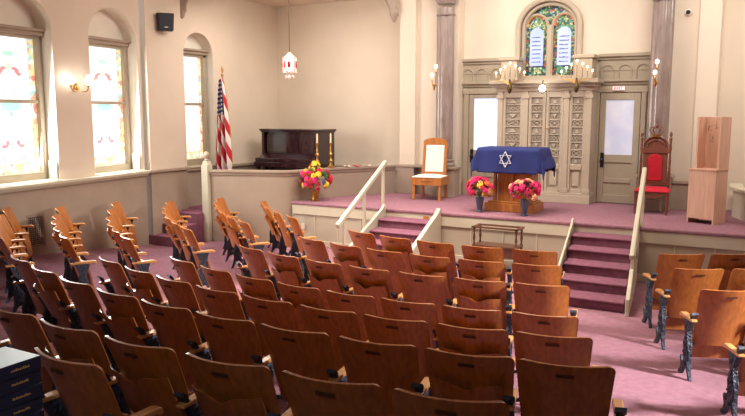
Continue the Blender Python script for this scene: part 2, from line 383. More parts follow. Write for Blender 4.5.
# speaker pilaster between the two left walls
pl=MB(); pl.box(-10.1,-9.84,9.36,10.24,0,ZT); struct(pl.build('wall_left_pilaster',M['plaster'],bevel=.01))
# choir back wall, its cove ceiling
struct(MB().box(-10.1,-6.3,13.5,13.6,0,ZT).build('wall_back_choir',M['plaster']))
cl=MB(); cl.grid(lambda a,b:(-10.05+3.6*a, 9.9+3.6*b, 4.74+.0*a),6,6,uv=False); struct(cl.build('ceiling_choir',M['plaster'],fix=False))
# back wall with round-headed window opening
def BW(s,z,d=0): return (s,13.3+d,z)
def back_wall():
    m=MB(); rv=MB(); q=lambda mb,*p: mb.add(list(p),[(0,1,2,3)])
    a,b,zs,rise=-4.30,-3.24,3.93,.46; n=24; c=(a+b)/2; r=(b-a)/2
    q(m,BW(-6.5,.6),BW(a,.6),BW(a,ZT),BW(-6.5,ZT)); q(m,BW(b,.6),BW(4.4,.6),BW(4.4,ZT),BW(b,ZT)); q(m,BW(a,.6),BW(b,.6),BW(b,3.05),BW(a,3.05))
    arc=[(c-r*math.cos(math.pi*i/n),zs+rise*math.sin(math.pi*i/n)) for i in range(n+1)]
    for i in range(n):
        q(m,BW(*arc[i]),BW(*arc[i+1]),BW(arc[i+1][0],ZT),BW(arc[i][0],ZT)); q(rv,BW(*arc[i]),BW(*arc[i+1]),BW(*arc[i+1],.18),BW(*arc[i],.18))
    for x in (a,b): q(rv,BW(x,3.05),BW(x,zs),BW(x,zs,.18),BW(x,3.05,.18))
    q(rv,BW(a,3.05),BW(b,3.05),BW(b,3.05,.18),BW(a,3.05,.18))
    w_=struct(m.build('wall_back',M['plaster'],fix=False)); rv.build('reveal',M['ark'],w_,fix=False)
    return arc
arc=back_wall()
# piers beside the stage and wall strips
p=MB(); p.box(-6.62,-6.28,12.9,13.6,0,ZT); struct(p.build('wall_left_pier',M['plaster'],bevel=.008))
p=MB(); p.box(-1.22,-.90,12.9,13.75,0,ZT); struct(p.build('wall_right_pier',M['plaster'],bevel=.008))
struct(MB().box(-.97,4.4,13.75,13.85,0,ZT).build('wall_back_right',M['plaster']))
struct(MB().box(4.2,4.3,-2.6,14,0,ZT).build('wall_right',M['plaster']))
struct(MB().box(-10.6,4.3,-2.7,-2.6,0,ZT).build('wall_rear',M['taupe']))
struct(MB().box(-10.7,4.3,-2.7,9.9,ZT,ZT+.1).build('ceiling',M['plaster']))
struct(MB().box(-10.7,4.3,9.9,14,ZT,ZT+.1).build('ceiling_stage',M['plaster']))
struct(MB().box(-10.6,4.3,-2.6,2.6,3.3,3.5).build('ceiling_balcony',M['taupe']))
# stage side wainscot
p=MB()
p.box(-6.66,-6.24,12.86,12.9,STAGE,1.31); p.box(-6.28,-5.4,12.96,13.0,STAGE,1.31); p.box(-6.28,-6.24,12.86,13.0,STAGE,1.31)
p.box(-6.68,-5.36,12.84,12.98,1.31,1.36)
p.box(-1.95,-.95,12.86,12.9,STAGE,1.22); p.box(-.97,-.93,12.86,13.75,STAGE,1.22); p.box(-.97,4.2,13.7,13.75,STAGE,1.22); p.box(-2.0,-.92,12.83,12.9,1.22,1.27); p.box(-.97,4.2,13.66,13.75,1.22,1.27)
struct(p.build('trim_7',M['taupe'],bevel=.006))
# wall filling between left pier and column
struct(MB().box(-6.3,-5.42,13.0,13.3,STAGE,ZT).build('wall_back_left_strip',M['plaster']))
struct(MB().box(-1.66,-1.20,13.0,13.3,STAGE,ZT).build('wall_back_right_strip',M['plaster']))
# choir arch ribs with corbels
def rib(P0,P1,zs,rise,name):
    P0=Vector(P0);P1=Vector(P1);m=MB();n=26
    pts=[]
    for i in range(n+1):
        a=math.pi*i/n; q=P0.lerp(P1,(1-math.cos(a))/2); pts.append(Vector((q.x,q.y,zs+rise*math.sin(a))))
    for i in range(n): m.beam(pts[i],pts[i+1],.16,.14,up=(0,0,1) if 3<i<n-4 else (P1-P0).normalized().to_3d() if False else (0,0,1))
    for q in (P0,P1): m.lathe([(.02,-.14),(.05,-.09),(.06,-.04),(.09,0),(.09,.06)],(q.x,q.y,zs),10)
    return struct(m.build(name,M['taupe'],smooth=True))
rib((-6.72,12.84),(-9.92,10.36),4.28,1.0,'trim_8')
rib((-.9,13.4),(3.3,10.4),4.28,1.0,'trim_9')

# ---------------------------------------------------------------- side windows
def side_window(n,P,a,b,depth,glass,zb=1.49,zt=3.48,head=3.60,sill=1.36):
    t=thing('window_%d'%n,None,None); t['kind']='structure'
    f=MB(); d0=depth-.10
    def bx(mb,s0,s1,z0,z1,da,db):
        mb.add([P(s0,z0,da),P(s1,z0,da),P(s1,z1,da),P(s0,z1,da),P(s0,z0,db),P(s1,z0,db),P(s1,z1,db),P(s0,z1,db)],[(0,3,2,1),(4,5,6,7),(0,1,5,4),(1,2,6,5),(2,3,7,6),(3,0,4,7)])
    bx(f,a+.03,a+.11,sill,zt+.04,d0,depth); bx(f,b-.11,b-.03,sill,zt+.04,d0,depth)
    bx(f,a+.03,b-.03,sill,zb,d0,depth); bx(f,a+.03,b-.03,zt,zt+.05,d0,depth)
    bx(f,a+.11,b-.11,2.53,2.58,d0+.02,depth)
    f.build('window_frame',M['doorpaint'],t,bevel=.006)
    h=MB(); bx(h,a+.01,b-.01,zt+.05,zt+.11,d0-.05,depth); bx(h,a+.005,b-.005,zt+.11,zt+.15,d0-.09,depth)
    h.build('window_head',M['taupe'],t,bevel=.006)
    s_=MB(); bx(s_,a+.0,b-.0,sill-.01,sill+.015,-.09,depth); s_.build('window_sill',M['trim'],t,bevel=.005)
    g=MB(); e=depth-.03
    g.add([P(a+.11,zb,e),P(b-.11,zb,e),P(b-.11,zt,e),P(a+.11,zt,e)],[(0,1,2,3)],[(0,0),(1,0),(1,1),(0,1)])
    g.build('stained_pane',glass,t,fix=False)
    return t
side_window(1,LW,W1[0],W1[1],.30,M['sideglass'])
side_window(2,LW,W2[0],W2[1],.30,M['sideglass'])
side_window(4,LW,W0[0],W0[1],.30,M['sideglass'])
side_window(3,RW,.80,1.62,.26,M['sideglass_far'],zb=1.46,sill=1.32)
# sash boards leaning in the reveals
for (s_,lab) in ((W1[0],'small cream board leaning in the reveal of the large left window'),(W2[0],'small cream board leaning in the reveal of the window beside the speaker pilaster')):
    m=MB(); p0=Vector(LW(s_+.03,1.376,.05)); p1=Vector(LW(s_+.03,1.62,.05)); 
    q=[Vector(LW(s_+.02,1.376,.02)),Vector(LW(s_+.035,1.376,.15)),Vector(LW(s_+.035,1.66,.17)),Vector(LW(s_+.02,1.66,.01))]
    off=Vector(LW(s_+.045,0,0))-Vector(LW(s_+.03,0,0))
    m.add(q+[k+off for k in q],[(0,1,2,3),(7,6,5,4),(0,4,5,1),(1,5,6,2),(2,6,7,3),(3,7,4,0)])
    tag(m.build('draught_board',M['trim']),lab,'board',None)

# ---------------------------------------------------------------- back wall joinery : doors, blind arcade
def arcade(x0,x1,name):
    m=MB(); v=13.3; y=v-.03
    m.box(x0,x1,y,v,STAGE,3.36)
    m.box(x0,x1,v-.10,v,3.36,3.41); m.box(x0,x1,v-.06,v,3.31,3.36)
    m.box(x0,x1,v-.10,v,2.93,2.97); m.box(x0,x1,v-.06,v,2.88,2.93)
    n=3; W=(x1-x0)/n
    m.box(x0,x1,y-.012,y,3.12,3.14)
    for i in range(n):
        c=x0+W*(i+.5); r=W*.36
        pts=[(c-r,y-.008,2.97),(c-r,y-.008,3.12)]+[(c-r*math.cos(math.pi*k/12),y-.008,3.12+r*math.sin(math.pi*k/12)*.95) for k in range(1,12)]+[(c+r,y-.008,3.12),(c+r,y-.008,2.97)]
        m.tube(pts,.014,6)
    return struct(m.build(name,M['doorpaint']))
arcade(-5.46,-4.60,'trim_10'); arcade(-2.84,-1.96,'trim_11')
def door(n,x0,x1,glass,gx0,gx1,gz0,gz1,zt=2.74):
    t=thing('door_%d'%n,None,None); t['kind']='structure'; v=13.27
    f=MB(); f.box(x0-.10,x0,v-.05,v,STAGE,zt+.06); f.box(x1,x1+.08,v-.05,v,STAGE,zt+.06); f.box(x0-.12,x1+.10,v-.06,v,zt,zt+.10)
    f.build('door_frame',M['doorpaint'],t,bevel=.008)
    d=MB(); y0,y1=v-.045,v-.005
    d.box(x0+.01,gx0,y0,y1,STAGE+.01,zt-.01); d.box(gx1,x1-.01,y0,y1,STAGE+.01,zt-.01); d.box(gx0,gx1,y0,y1,gz1,zt-.01)
    d.box(gx0,gx1,y0,y1,gz0-.14,gz0)
    d.box(gx0,gx1,y0+.02,y1,STAGE+.01,gz0-.14)
    zz=STAGE+.01
    for z0,z1 in ((zz,zz+.14),(zz+.36,zz+.44)): d.box(gx0,gx1,y0,y1,z0,z1)
    d.build('door_leaf',M['doorpaint'],t,bevel=.006)
    MB().box(gx0,gx1,y0+.018,y0+.024,gz0,gz1).build('glass_pane',glass,t)
    h=MB(); h.box(x0+.05,x0+.11,y0-.012,y0,1.42,1.68); h.lathe([(.0,0),(.028,.01),(.034,.04),(.02,.06)],(x0+.08,y0-.03,1.52),10)
    h.build('door_handle',M['black'],t)
    return t
door(1,-5.28,-4.52,M['doorglass'],-5.17,-4.66,1.67,2.66)
door(2,-2.80,-2.10,M['doorglass_dim'],-2.69,-2.22,1.65,2.61)
# exit sign
ex=thing('exit_sign','small lit exit sign with red letters above the right stage door','sign',(-2.48,13.19,2.81))
MB().box(-.10,.10,-.02,.02,-.035,.035).build('sign_box',M['exit'],ex,bevel=.004)
fc=bpy.data.curves.new('exit_text','FONT'); fc.body='EXIT'; fc.size=.07; fc.align_x='CENTER'; fc.align_y='CENTER'; fc.extrude=.002
fo=bpy.data.objects.new('tmp',fc); dg=bpy.context.evaluated_depsgraph_get(); col.objects.link(fo); dg.update()
me=bpy.data.meshes.new_from_object(fo.evaluated_get(dg)); bpy.data.objects.remove(fo)
me.materials.clear(); me.materials.append(M['exitred']); lt=bpy.data.objects.new('lettering',me); col.objects.link(lt); lt.parent=ex; lt.location=(0,-.023,0); lt.rotation_euler=(R(90),0,0)

# round-headed window over the ark
wd=thing('window_5',None,None); wd['kind']='structure'
a_,b_,zs,rise=-4.30,-3.24,3.93,.46; c_=(a_+b_)/2
fr=MB()
def archpts(c,r,z0,zs,rs,y,n=24):
    return [(c-r,y,z0)]+[(c-r*math.cos(math.pi*k/n),y,zs+rs*math.sin(math.pi*k/n)) for k in range(n+1)]+[(c+r,y,z0)]
fr.tube(archpts(c_,.57,3.05,zs,.50,13.27),.05,8); fr.tube(archpts(c_,.49,3.05,zs,.42,13.34),.035,8)
fr.box(c_-.035,c_+.035,13.34,13.42,3.05,3.98); fr.box(a_,b_,13.2,13.45,2.99,3.06)
for s_ in (-1,1): fr.tube(archpts(c_+s_*.255,.215,3.05,3.96,.22,13.38,16),.022,6)
fr.build('window_frame',M['ark'],wd,smooth=True)
g=MB(); g.prism([(p[0],p[2]) for p in archpts(c_,.52,3.05,zs,.45,0)],lambda a,b,t:(a,t,b),13.43,13.44); g.build('jewelled_pane',M['archglass'],wd)
for s_ in (-1,1):
    cc=c_+s_*.255
    g=MB(); g.prism([(p[0],p[2]) for p in archpts(cc,.15,3.75,3.93,.17,0,14)],lambda a,b,t:(a,t,b),13.415,13.425); g.build('foliage_pane',M['foliageglass'],wd)
    g=MB(); pa=archpts(cc,.19,3.88,3.97,.20,13.41,14); g.tube(pa[1:-1],.018,6); g.build('orange_band',M['orangeglass'],wd)
    g=MB(); g.prism([(p[0],p[2]) for p in archpts(cc,.125,3.25,3.82,.12,0,14)],lambda a,b,t:(a,t,b),13.40,13.41); tb=g.build('tablet_pane',M['tabletglass'],wd)
    k=MB()
    for i in range(7):
        z=3.31+.075*i; x=cc-.085
        while x<cc+.075:
            w_=random.uniform(.008,.022); k.box(x,x+w_,13.395,13.399,z,z+random.uniform(.012,.024)); x+=w_+.006
    k.build('tablet_inscription',M['ink'],tb)
    g=MB(); g.box(cc-.13,cc+.13,13.405,13.415,3.07,3.22); g.build('flower_border',M['foliageglass'],wd)

# ---------------------------------------------------------------- ark
ark=thing('torah_ark','tall warm grey carved ark with fretwork panels behind the blue table','ark',(-3.72,12.9,STAGE))
def AX(u): return u+3.72
b=MB(); x0,x1=AX(-4.57),AX(-2.86)
b.box(x0,x1,.03,.36,0,2.0); b.build('carcass',M['ark'],ark,bevel=.004)
b=MB(); b.box(x0-.03,x1+.03,-.07,.36,0,.15); b.box(x0-.015,x1+.015,-.04,.36,.15,.19); b.build('plinth',M['ark'],ark,bevel=.008)
b=MB(); b.box(x0-.03,x1+.03,-.04,.36,1.99,2.06); b.box(x0-.07,x1+.07,-.10,.38,2.06,2.12); b.box(x0-.12,x1+.12,-.17,.38,2.12,2.19); b.build('cornice',M['ark'],ark,bevel=.01)
for (u0,u1) in ((-4.57,-4.47),(-4.085,-3.99),(-3.345,-3.25),(-2.95,-2.86)):
    b=MB(); p0,p1=AX(u0),AX(u1); b.box(p0,p1,-.03,.03,.19,1.99); b.box(p0-.02,p1+.02,-.045,.03,1.86,1.93); b.box(p0-.02,p1+.02,-.045,.03,.19,.26); b.build('pilaster',M['ark'],ark,bevel=.006)
def fret(x0,x1,z0,z1):
    m=MB(); w_=x1-x0; h=(z1-z0)/9; y=.002
    fl=lambda pts,r=.007: m.tube([(p[0],y,p[1]) for p in pts],r,5)
    fl([(x0,z0),(x1,z0),(x1,z1),(x0,z1),(x0,z0)],.010)
    for i in range(9):
        a=z0+i*h; c=(x0+x1)/2; mz=a+h/2
        fl([(x0,a),(x1,a)],.009)
        k=i%4
        if k==0: m.prism([(x0+.07,a+.03),(x1-.07,a+.03),(c,a+h-.03)],lambda p,q,t:(p,t,q),-.014,-.002)
        elif k==1:
            fl([(c+.36*w_*math.cos(t*math.pi/6),mz+.42*h*math.sin(t*math.pi/6)) for t in range(13)],.008); fl([(x0,a),(x1,a+h)],.006); fl([(x1,a),(x0,a+h)],.006); fl([(c-.1*w_,mz),(c,mz+.12*h),(c+.1*w_,mz),(c,mz-.12*h),(c-.1*w_,mz)],.006)
        elif k==2: m.prism([(x0+.07,a+h-.03),(c,a+.03),(x1-.07,a+h-.03)],lambda p,q,t:(p,t,q),-.014,-.002)
        else:
            for q in (-1,0,1): fl([(c+q*w_*.3-.12*w_,mz),(c+q*w_*.3,mz+.3*h),(c+q*w_*.3+.12*w_,mz),(c+q*w_*.3,mz-.3*h),(c+q*w_*.3-.12*w_,mz)],.006)
    return m
for (u0,u1,nm) in ((-4.47,-4.09,'side_panel'),(-3.97,-3.67,'ark_door'),(-3.65,-3.27,'ark_door'),(-3.16,-2.97,'side_panel')):
    u0,u1={0:(-4.47,-4.085),1:(-3.985,-3.67),2:(-3.66,-3.35),3:(-3.25,-2.95)}[((-4.47,-3.97,-3.65,-3.16).index(u0))]
    p0,p1=AX(u0),AX(u1)
    b=MB(); b.box(p0,p0+.045,-.012,.03,.19,1.99); b.box(p1-.045,p1,-.012,.03,.19,1.99); b.box(p0+.045,p1-.045,-.012,.03,1.88,1.99); b.box(p0+.05,p1-.05,-.012,.03,.60,.69); b.box(p0+.05,p1-.05,-.012,.03,.19,.26)
    b.box(p0+.09,p1-.09,.0,.03,.31,.55); dr=b.build(nm,M['ark'],ark,bevel=.005)
    b=MB(); b.box(p0+.05,p1-.05,.016,.03,.69,1.88); b.build('fret_backing',M['fretback'],dr)
    fret(p0+.05,p1-.05,.69,1.88).build('fretwork',M['ark'],dr)
b=MB(); b.tube([(AX(-3.66),-.02,1.33),(AX(-3.59),-.02,1.33)],.008,6); b.build('door_latch',M['brass'],ark)
for s_,nm in ((-1,'left'),(1,'right')):
    u=AX(-4.37 if s_<0 else -3.03)
    b=MB(); b.box(u-.15,u+.15,-.02,.32,2.19,2.55); b.box(u-.19,u+.19,-.05,.34,2.55,2.61); b.box(u-.17,u+.17,-.035,.33,2.19,2.24); b.build('top_pedestal',M['ark'],ark,bevel=.008)

# candelabra
def candelabrum(u,lab,zb):
    t=thing('candelabrum',lab,'candelabrum',(u,12.68,zb),0,'seven light candelabra on the ark')
    m=MB(); m.lathe([(.0,-.10),(.03,-.07),(.05,0),(.035,.05),(.02,.08),(.018,.16)],(0,0,0),12); m.tube([(0,.06,.0),(0,0,.0)],.02,8); m.build('bracket',M['bronze'],t,smooth=True)
    m=MB()
    dx=[-.262,-.18,-.095,0,.095,.18,.262]; dz=[.265,.325,.38,.44,.39,.335,.27]
    for x,z in zip(dx,dz):
        pts=[(0,0,.05)]+[(x*math.sin(a),0,.12+ (z-.14)*.25*(1-math.cos(a))*1.0) for a in (.5,1.0,1.57)]+[(x,0,z-.07)]
        m.tube(pts,.006,6); m.lathe([(.004,0),(.018,.006),(.014,.014)],(x,0,z-.075),8)
    m.build('branches',M['brass'],t,smooth=True)
    for x,z in zip(dx,dz):
        m=MB(); m.lathe([(.009,0),(.009,.055)],(x,0,z-.065),8); cnd=m.build('candle_sleeve',M['candle'],t)
        m=MB(); m.ball((x,0,z+.01),.019,8,6,(1,1,1.25)); m.build('candle_bulb',M['bulb'],cnd,smooth=True)
    return t
candelabrum(-4.28,'brass candelabrum with seven lit bulbs on the left end of the ark',2.82)
candelabrum(-3.09,'brass candelabrum with seven lit bulbs on the right end of the ark',2.82)
t=thing('eternal_light','round glowing white lamp hung at the centre above the ark doors','lamp',(-3.68,12.66,2.81))
MB().ball((0,0,0),.055,14,10,(1,1,1.1)).build('globe',M['globe'],t,smooth=True)
m=MB(); m.lathe([(.0,-.10),(.012,-.085),(.02,-.06)],(0,0,0),8); m.tube([(math.cos(a)*.062,math.sin(a)*.062,.02) for a in [k*math.pi/6 for k in range(13)]],.007,6); m.tube([(0,0,.05),(0,.02,.12),(0,.07,.14)],.008,6)
m.build('lamp_mount',M['bronze'],t)

# ---------------------------------------------------------------- columns on pedestals
def column(u,lab):
    t=thing('clustered_column',lab,'column',(u,12.78,STAGE),0,'clustered columns flanking the ark')
    b=MB(); b.box(-.25,.25,-.12,.17,0,.53); b.box(-.28,.28,-.15,.17,.53,.58); b.build('pedestal',M['taupe'],t,bevel=.008)
    b=MB(); b.lathe([(.2,.58),(.21,.62),(.18,.66),(.19,.70),(.165,.74)],(0,0,0),20); b.build('base_moulding',M['marble'],t,smooth=True)
    b=MB(); b.lathe([(.10,.70),(.10,3.55)],(-.07,-.03,0),16); b.lathe([(.10,.70),(.10,3.55)],(.07,-.03,0),16); b.lathe([(.08,.70),(.08,3.55)],(0,-.09,0),16); b.build('shaft',M['marble'],t,smooth=True)
    b=MB(); b.lathe([(.175,3.40),(.185,3.42),(.175,3.44)],(0,-.02,0),20); b.lathe([(.17,3.62),(.2,3.68),(.25,3.80),(.28,3.86),(.28,3.95),(.24,4.0),(.24,4.82)],(0,0,0),20); b.build('capital',M['marble'],t,smooth=True)
column(-5.58,'mauve grey clustered column left of the ark'); column(-1.75,'mauve grey clustered column right of the ark')
def sconce(loc,lab,offs):
    t=thing('wall_sconce',lab,'wall lamp',loc)
    m=MB(); m.tube([(0,.10,-.02),(0,.0,-.05),(0,-.03,-.02)],.012,8); m.lathe([(.0,-.13),(.018,-.10),(.03,-.03),(.012,0)],(0,0,0),10)
    for x,z in offs: m.tube([(0,-.01,-.04),(x*.6,-.02,-.03),(x,-.02,z-.09)],.007,6); m.lathe([(.004,0),(.022,.01),(.016,.018)],(x,-.02,z-.095),8)
    m.build('arm',M['brass'],t,smooth=True)
    for x,z in offs:
        c=MB(); c.lathe([(.012,0),(.012,.07)],(x,-.02,z-.08),8); s_=c.build('candle_sleeve',M['candle'],t)
        c=MB(); c.ball((x,-.02,z+.02),.032,10,8,(1,1,1.2)); c.build('bulb',M['bulb'],s_,smooth=True)
sconce((-5.68,12.48,2.92),'brass two-bulb sconce on the left clustered column',[(.045,.30),(-.035,.14)])
sconce((-1.78,12.48,2.92),'brass two-bulb sconce on the right clustered column',[(.012,.26),(-.012,.09)])

# left wall sconce with two opal shades
q=Vector(LW(1.55,2.78,0)); t=thing('wall_sconce','brass wall sconce with two glowing tulip shades between the left windows','wall lamp',q,R(90-8))
m=MB(); m.lathe([(.0,-.05),(.04,-.03),(.045,.0),(.02,.05),(.0,.07)],(0,-.03,0),12); 
for x in (-.17,.13): m.tube([(0,-.04,0),(x*.3,-.12,-.07),(x*.75,-.16,-.06),(x,-.17,.0)],.010,8); m.lathe([(.01,0),(.03,.02),(.025,.04)],(x,-.17,.0),10)
m.build('arm',M['brass'],t,smooth=True)
for x in (-.17,.13): MB().lathe([(.025,0),(.055,.04),(.06,.08),(.035,.12),(.01,.16)],(x,-.17,.04),14).build('glass_shade',M['globe'],t,smooth=True)

# ---------------------------------------------------------------- pendant lamp, speaker, camera, vent, outlet
t=thing('pendant_lamp','small hanging lantern with ruby panels and crystal drops on a long chain','lamp',(-7.56,10.5,3.2))
m=MB()
for i in range(60): m.tube([(.006*math.cos(a)*(1 if i%2 else .2),.006*math.cos(a)*(.2 if i%2 else 1),.24+i*.0365+.02*math.sin(a)) for a in [k*math.pi/3 for k in range(7)]],.0035,4,False)
m.tube([(0,0,.22),(0,0,2.4)],.003,5)
m.build('chain',M['bronze'],t)
m=MB(); m.lathe([(.02,.24),(.05,.20),(.11,.15),(.11,.13)],(0,0,0),12); m.lathe([(.11,-.10),(.11,-.12),(.05,-.13)],(0,0,0),12)
for k in range(8): a=k*math.pi/4; m.tube([(.115*math.cos(a),.115*math.sin(a),-.12),(.115*math.cos(a),.115*math.sin(a),.15)],.008,5)
m.build('lantern_cage',M['crystal'],t,smooth=True)
MB().lathe([(.02,-.09),(.052,-.07),(.055,.12),(.02,.14)],(0,0,0),12).build('lit_tube',M['globe'],t,smooth=True)
m=MB()
for k in range(4): a=R(29)+k*math.pi/2; m.ball((.10*math.cos(a),.10*math.sin(a),.02),.034,8,8,(1,1,2)); 
m.build('ruby_panel',M['redglass'],t,smooth=True)
m=MB()
for k in range(6): a=k*math.pi/3; m.ball((.06*math.cos(a),.06*math.sin(a),-.19),.03,8,6,(1,1,1.3)); m.tube([(.06*math.cos(a),.06*math.sin(a),-.12),(.06*math.cos(a),.06*math.sin(a),-.16)],.004,4)
m.build('crystal_drops',M['crystal'],t,smooth=True)

t=thing('loudspeaker','small black loudspeaker high on the left wall pilaster','loudspeaker',(-9.82,9.80,3.84),R(-36)); t.scale=(1,1,1.15)
m=MB(); m.prism([(-.13,0),(.13,0),(.15,.27),(-.15,.27)],lambda a,b,t_:(t_,a,b),.03,.20); m.build('cabinet',M['black'],t,bevel=.012)
m=MB(); m.box(.20,.212,-.12,.12,.02,.25); m.build('grille',M['black'],t,bevel=.006)
MB().box(.212,.216,-.03,.03,.045,.06).build('maker_badge',M['steel'],t)
m=MB(); m.box(0,.03,-.05,.05,.08,.2); m.build('wall_bracket',M['black'],t)
t=thing('dome_camera','small white dome camera high on the wall right of the ark','camera',(-1.40,13.0,4.0))
m=MB(); m.ball((0,-.02,0),.06,12,8,(1,.8,1)); m.build('housing',M['reveal'],t,smooth=True)
m=MB(); m.ball((0,-.065,.0),.036,12,8); m.build('lens',M['black'],t,smooth=True)
# vent grille on the left wall
t=thing('wall_vent','brown metal grille low on the wainscot below the left window','vent',LW(2.62,.42,-.03),R(90-8))
m=MB(); m.box(-.22,.22,-.012,.0,0,.03); m.box(-.22,.22,-.012,0,.45,.48); m.box(-.22,-.19,-.012,0,.03,.45); m.box(.19,.22,-.012,0,.03,.45); m.build('frame',M['vent'],t)
m=MB()
for i in range(12): x=-.175+i*.0318; m.box(x,x+.008,-.008,0,.03,.45)
for i in range(14): z=.05+i*.03; m.box(-.19,.19,-.006,0,z,z+.008)
m.build('lattice',M['vent'],t)
MB().box(-.19,.19,.0,.008,.03,.45).build('dark_backing',M['black'],t)
tag(MB().box(-7.46,-7.39,10.648,10.664,.28,.39).build('outlet_cover',M['switch'],bevel=.004),'small ivory electrical outlet on the stage front near the left steps','outlet')
tag(MB().box(-5.02,-4.92,10.645,10.659,.64,.70).build('brass_plate',M['oak'],bevel=.003),'small brown plate on the top riser of the left stage steps','plate')

# ---------------------------------------------------------------- stage steps, stringers, rails
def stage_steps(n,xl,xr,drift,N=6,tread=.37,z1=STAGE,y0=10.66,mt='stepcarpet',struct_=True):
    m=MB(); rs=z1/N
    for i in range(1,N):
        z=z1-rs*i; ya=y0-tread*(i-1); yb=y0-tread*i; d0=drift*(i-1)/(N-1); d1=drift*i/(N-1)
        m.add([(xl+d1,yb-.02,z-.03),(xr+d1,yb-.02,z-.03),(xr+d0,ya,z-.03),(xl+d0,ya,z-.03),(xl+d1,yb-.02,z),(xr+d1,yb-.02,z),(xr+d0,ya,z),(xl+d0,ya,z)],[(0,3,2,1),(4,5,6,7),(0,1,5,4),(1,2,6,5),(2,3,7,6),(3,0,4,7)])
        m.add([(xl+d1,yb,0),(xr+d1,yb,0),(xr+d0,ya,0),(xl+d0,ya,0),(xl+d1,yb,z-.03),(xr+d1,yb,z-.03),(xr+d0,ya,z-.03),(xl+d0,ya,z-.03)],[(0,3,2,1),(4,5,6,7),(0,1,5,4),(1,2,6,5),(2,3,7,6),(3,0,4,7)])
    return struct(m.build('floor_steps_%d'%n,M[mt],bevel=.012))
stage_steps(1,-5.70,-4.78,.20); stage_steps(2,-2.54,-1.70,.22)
def stringer(n,x,drift,w_=.05,y0=10.66,run=1.95,zt=.84,zb=.20):
    m=MB(); o=[(0,0),(0,zt),(-.06,zt+.01),(-.16,zt-.05)]+[(-.16-(run-.16)*k/6,(zt-.05)+(zb-zt+.05)*k/6) for k in range(1,7)]+[(-run-.03,0)]
    m.prism(o,lambda a,b,t:(x+t+drift*(-a/1.85),y0+a,b),-w_/2,w_/2); return struct(m.build('trim_%d'%n,M['trim'],bevel=.01))
stringer(12,-5.74,.20); stringer(13,-4.73,.20,.07); stringer(14,-2.57,.22,.03); stringer(15,-1.66,.22)
def handrail(x,drift,y0,y1,z0,z1,lab,posts):
    t=thing('handrail',lab,'handrail',(x,y0,0))
    m=MB(); m.beam((0,0,z0),(drift,y1-y0,z1),.06,.075); m.build('top_rail',M['trim'],t,bevel=.015)
    for f,zb in posts:
        p=(drift*f,(y1-y0)*f); m=MB(); m.beam((p[0],p[1],zb),(p[0],p[1],z0+(z1-z0)*f-.02),.045,.045); m.build('post',M['trim'],t,bevel=.006)
    return t
handrail(-5.76,.15,10.72,8.93,1.56,.72,'sloping cream handrail beside the left stage steps',[(.06,.78),(.48,.45),(.88,.22)])
handrail(-1.62,.13,10.76,9.24,1.60,.60,'sloping cream handrail beside the right stage steps',[(.06,.78),(.5,.45),(.88,.22)])
# choir platform, its steps, pony wall with newel post
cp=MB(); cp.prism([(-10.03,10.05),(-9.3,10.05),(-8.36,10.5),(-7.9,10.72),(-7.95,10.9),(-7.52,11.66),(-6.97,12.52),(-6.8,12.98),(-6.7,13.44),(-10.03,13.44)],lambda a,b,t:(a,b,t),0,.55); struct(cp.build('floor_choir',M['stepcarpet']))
cs=MB()
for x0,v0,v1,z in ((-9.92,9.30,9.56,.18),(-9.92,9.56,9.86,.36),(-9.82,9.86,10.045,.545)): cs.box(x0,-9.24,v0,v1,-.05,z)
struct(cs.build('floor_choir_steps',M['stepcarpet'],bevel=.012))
pw=MB(); path=[(-9.12,10.15),(-8.8,10.28),(-8.36,10.46),(-7.80,10.66),(-7.70,10.80),(-7.62,11.15),(-7.47,11.62),(-7.22,12.06),(-6.94,12.5),(-6.74,12.9)]
def smooth_path(P,it=3):
    for _ in range(it):
        Q=[P[0]]
        for a,b in zip(P[:-1],P[1:]): Q+= [(a[0]*.75+b[0]*.25,a[1]*.75+b[1]*.25),(a[0]*.25+b[0]*.75,a[1]*.25+b[1]*.75)]
        P=Q+[P[-1]]
    return P
def ribbon(P,w_,z0,z1):
    m=MB(); L_=[];
    for i,q in enumerate(P):
        a=Vector(P[max(i-1,0)]); b=Vector(P[min(i+1,len(P)-1)]); d=(b-a).normalized(); n=Vector((-d.y,d.x))*w_/2
        for zz in (z0,z1): L_.append((q[0]-n.x,q[1]-n.y,zz)); L_.append((q[0]+n.x,q[1]+n.y,zz))
    fs=[]
    for i in range(len(P)-1):
        a=4*i;b=4*i+4; fs+=[(a,b,b+2,a+2),(a+1,a+3,b+3,b+1),(a+2,b+2,b+3,a+3),(a,a+1,b+1,b)]
    fs+=[(0,2,3,1),(4*len(P)-4,4*len(P)-3,4*len(P)-1,4*len(P)-2)]
    return m.add(L_,fs)
path=smooth_path(path,3)
for k in range(0):
    p0,p1=path[k],path[k+1]; pw.beam((*p0,.65),(*p1,.65),.06,1.28)
po=struct(ribbon(path,.06,0,1.29).build('wall_choir_parapet',M['taupe'],smooth=True))
ribbon(path,.15,1.30,1.338).build('parapet_cap',M['taupe'],po,smooth=True); ribbon(path,.10,1.25,1.30).build('cap_moulding',M['taupe'],po,smooth=True)
pw=MB()
for k in range(0): pw.beam((*path[k],1.315),(*path[k+1],1.315),.15,.045); pw.beam((*path[k],1.27),(*path[k+1],1.27),.10,.05)
t=thing('newel_post','cream newel post with ball finial beside the choir steps','post',(-9.20,10.12,0))
m=MB(); m.box(-.075,.075,-.075,.075,0,1.42); m.prism([(-.075,1.42),(.075,1.42),(.04,1.50),(-.04,1.50)],lambda a,b,t_:(a,t_,b),-.06,.06); m.build('shaft',M['trim'],t,bevel=.008)
m=MB(); m.lathe([(.03,1.50),(.05,1.52),(.025,1.54),(.055,1.58),(.06,1.62),(.04,1.66),(.01,1.68)],(0,0,0),14); m.build('finial',M['panel'],t,smooth=True)
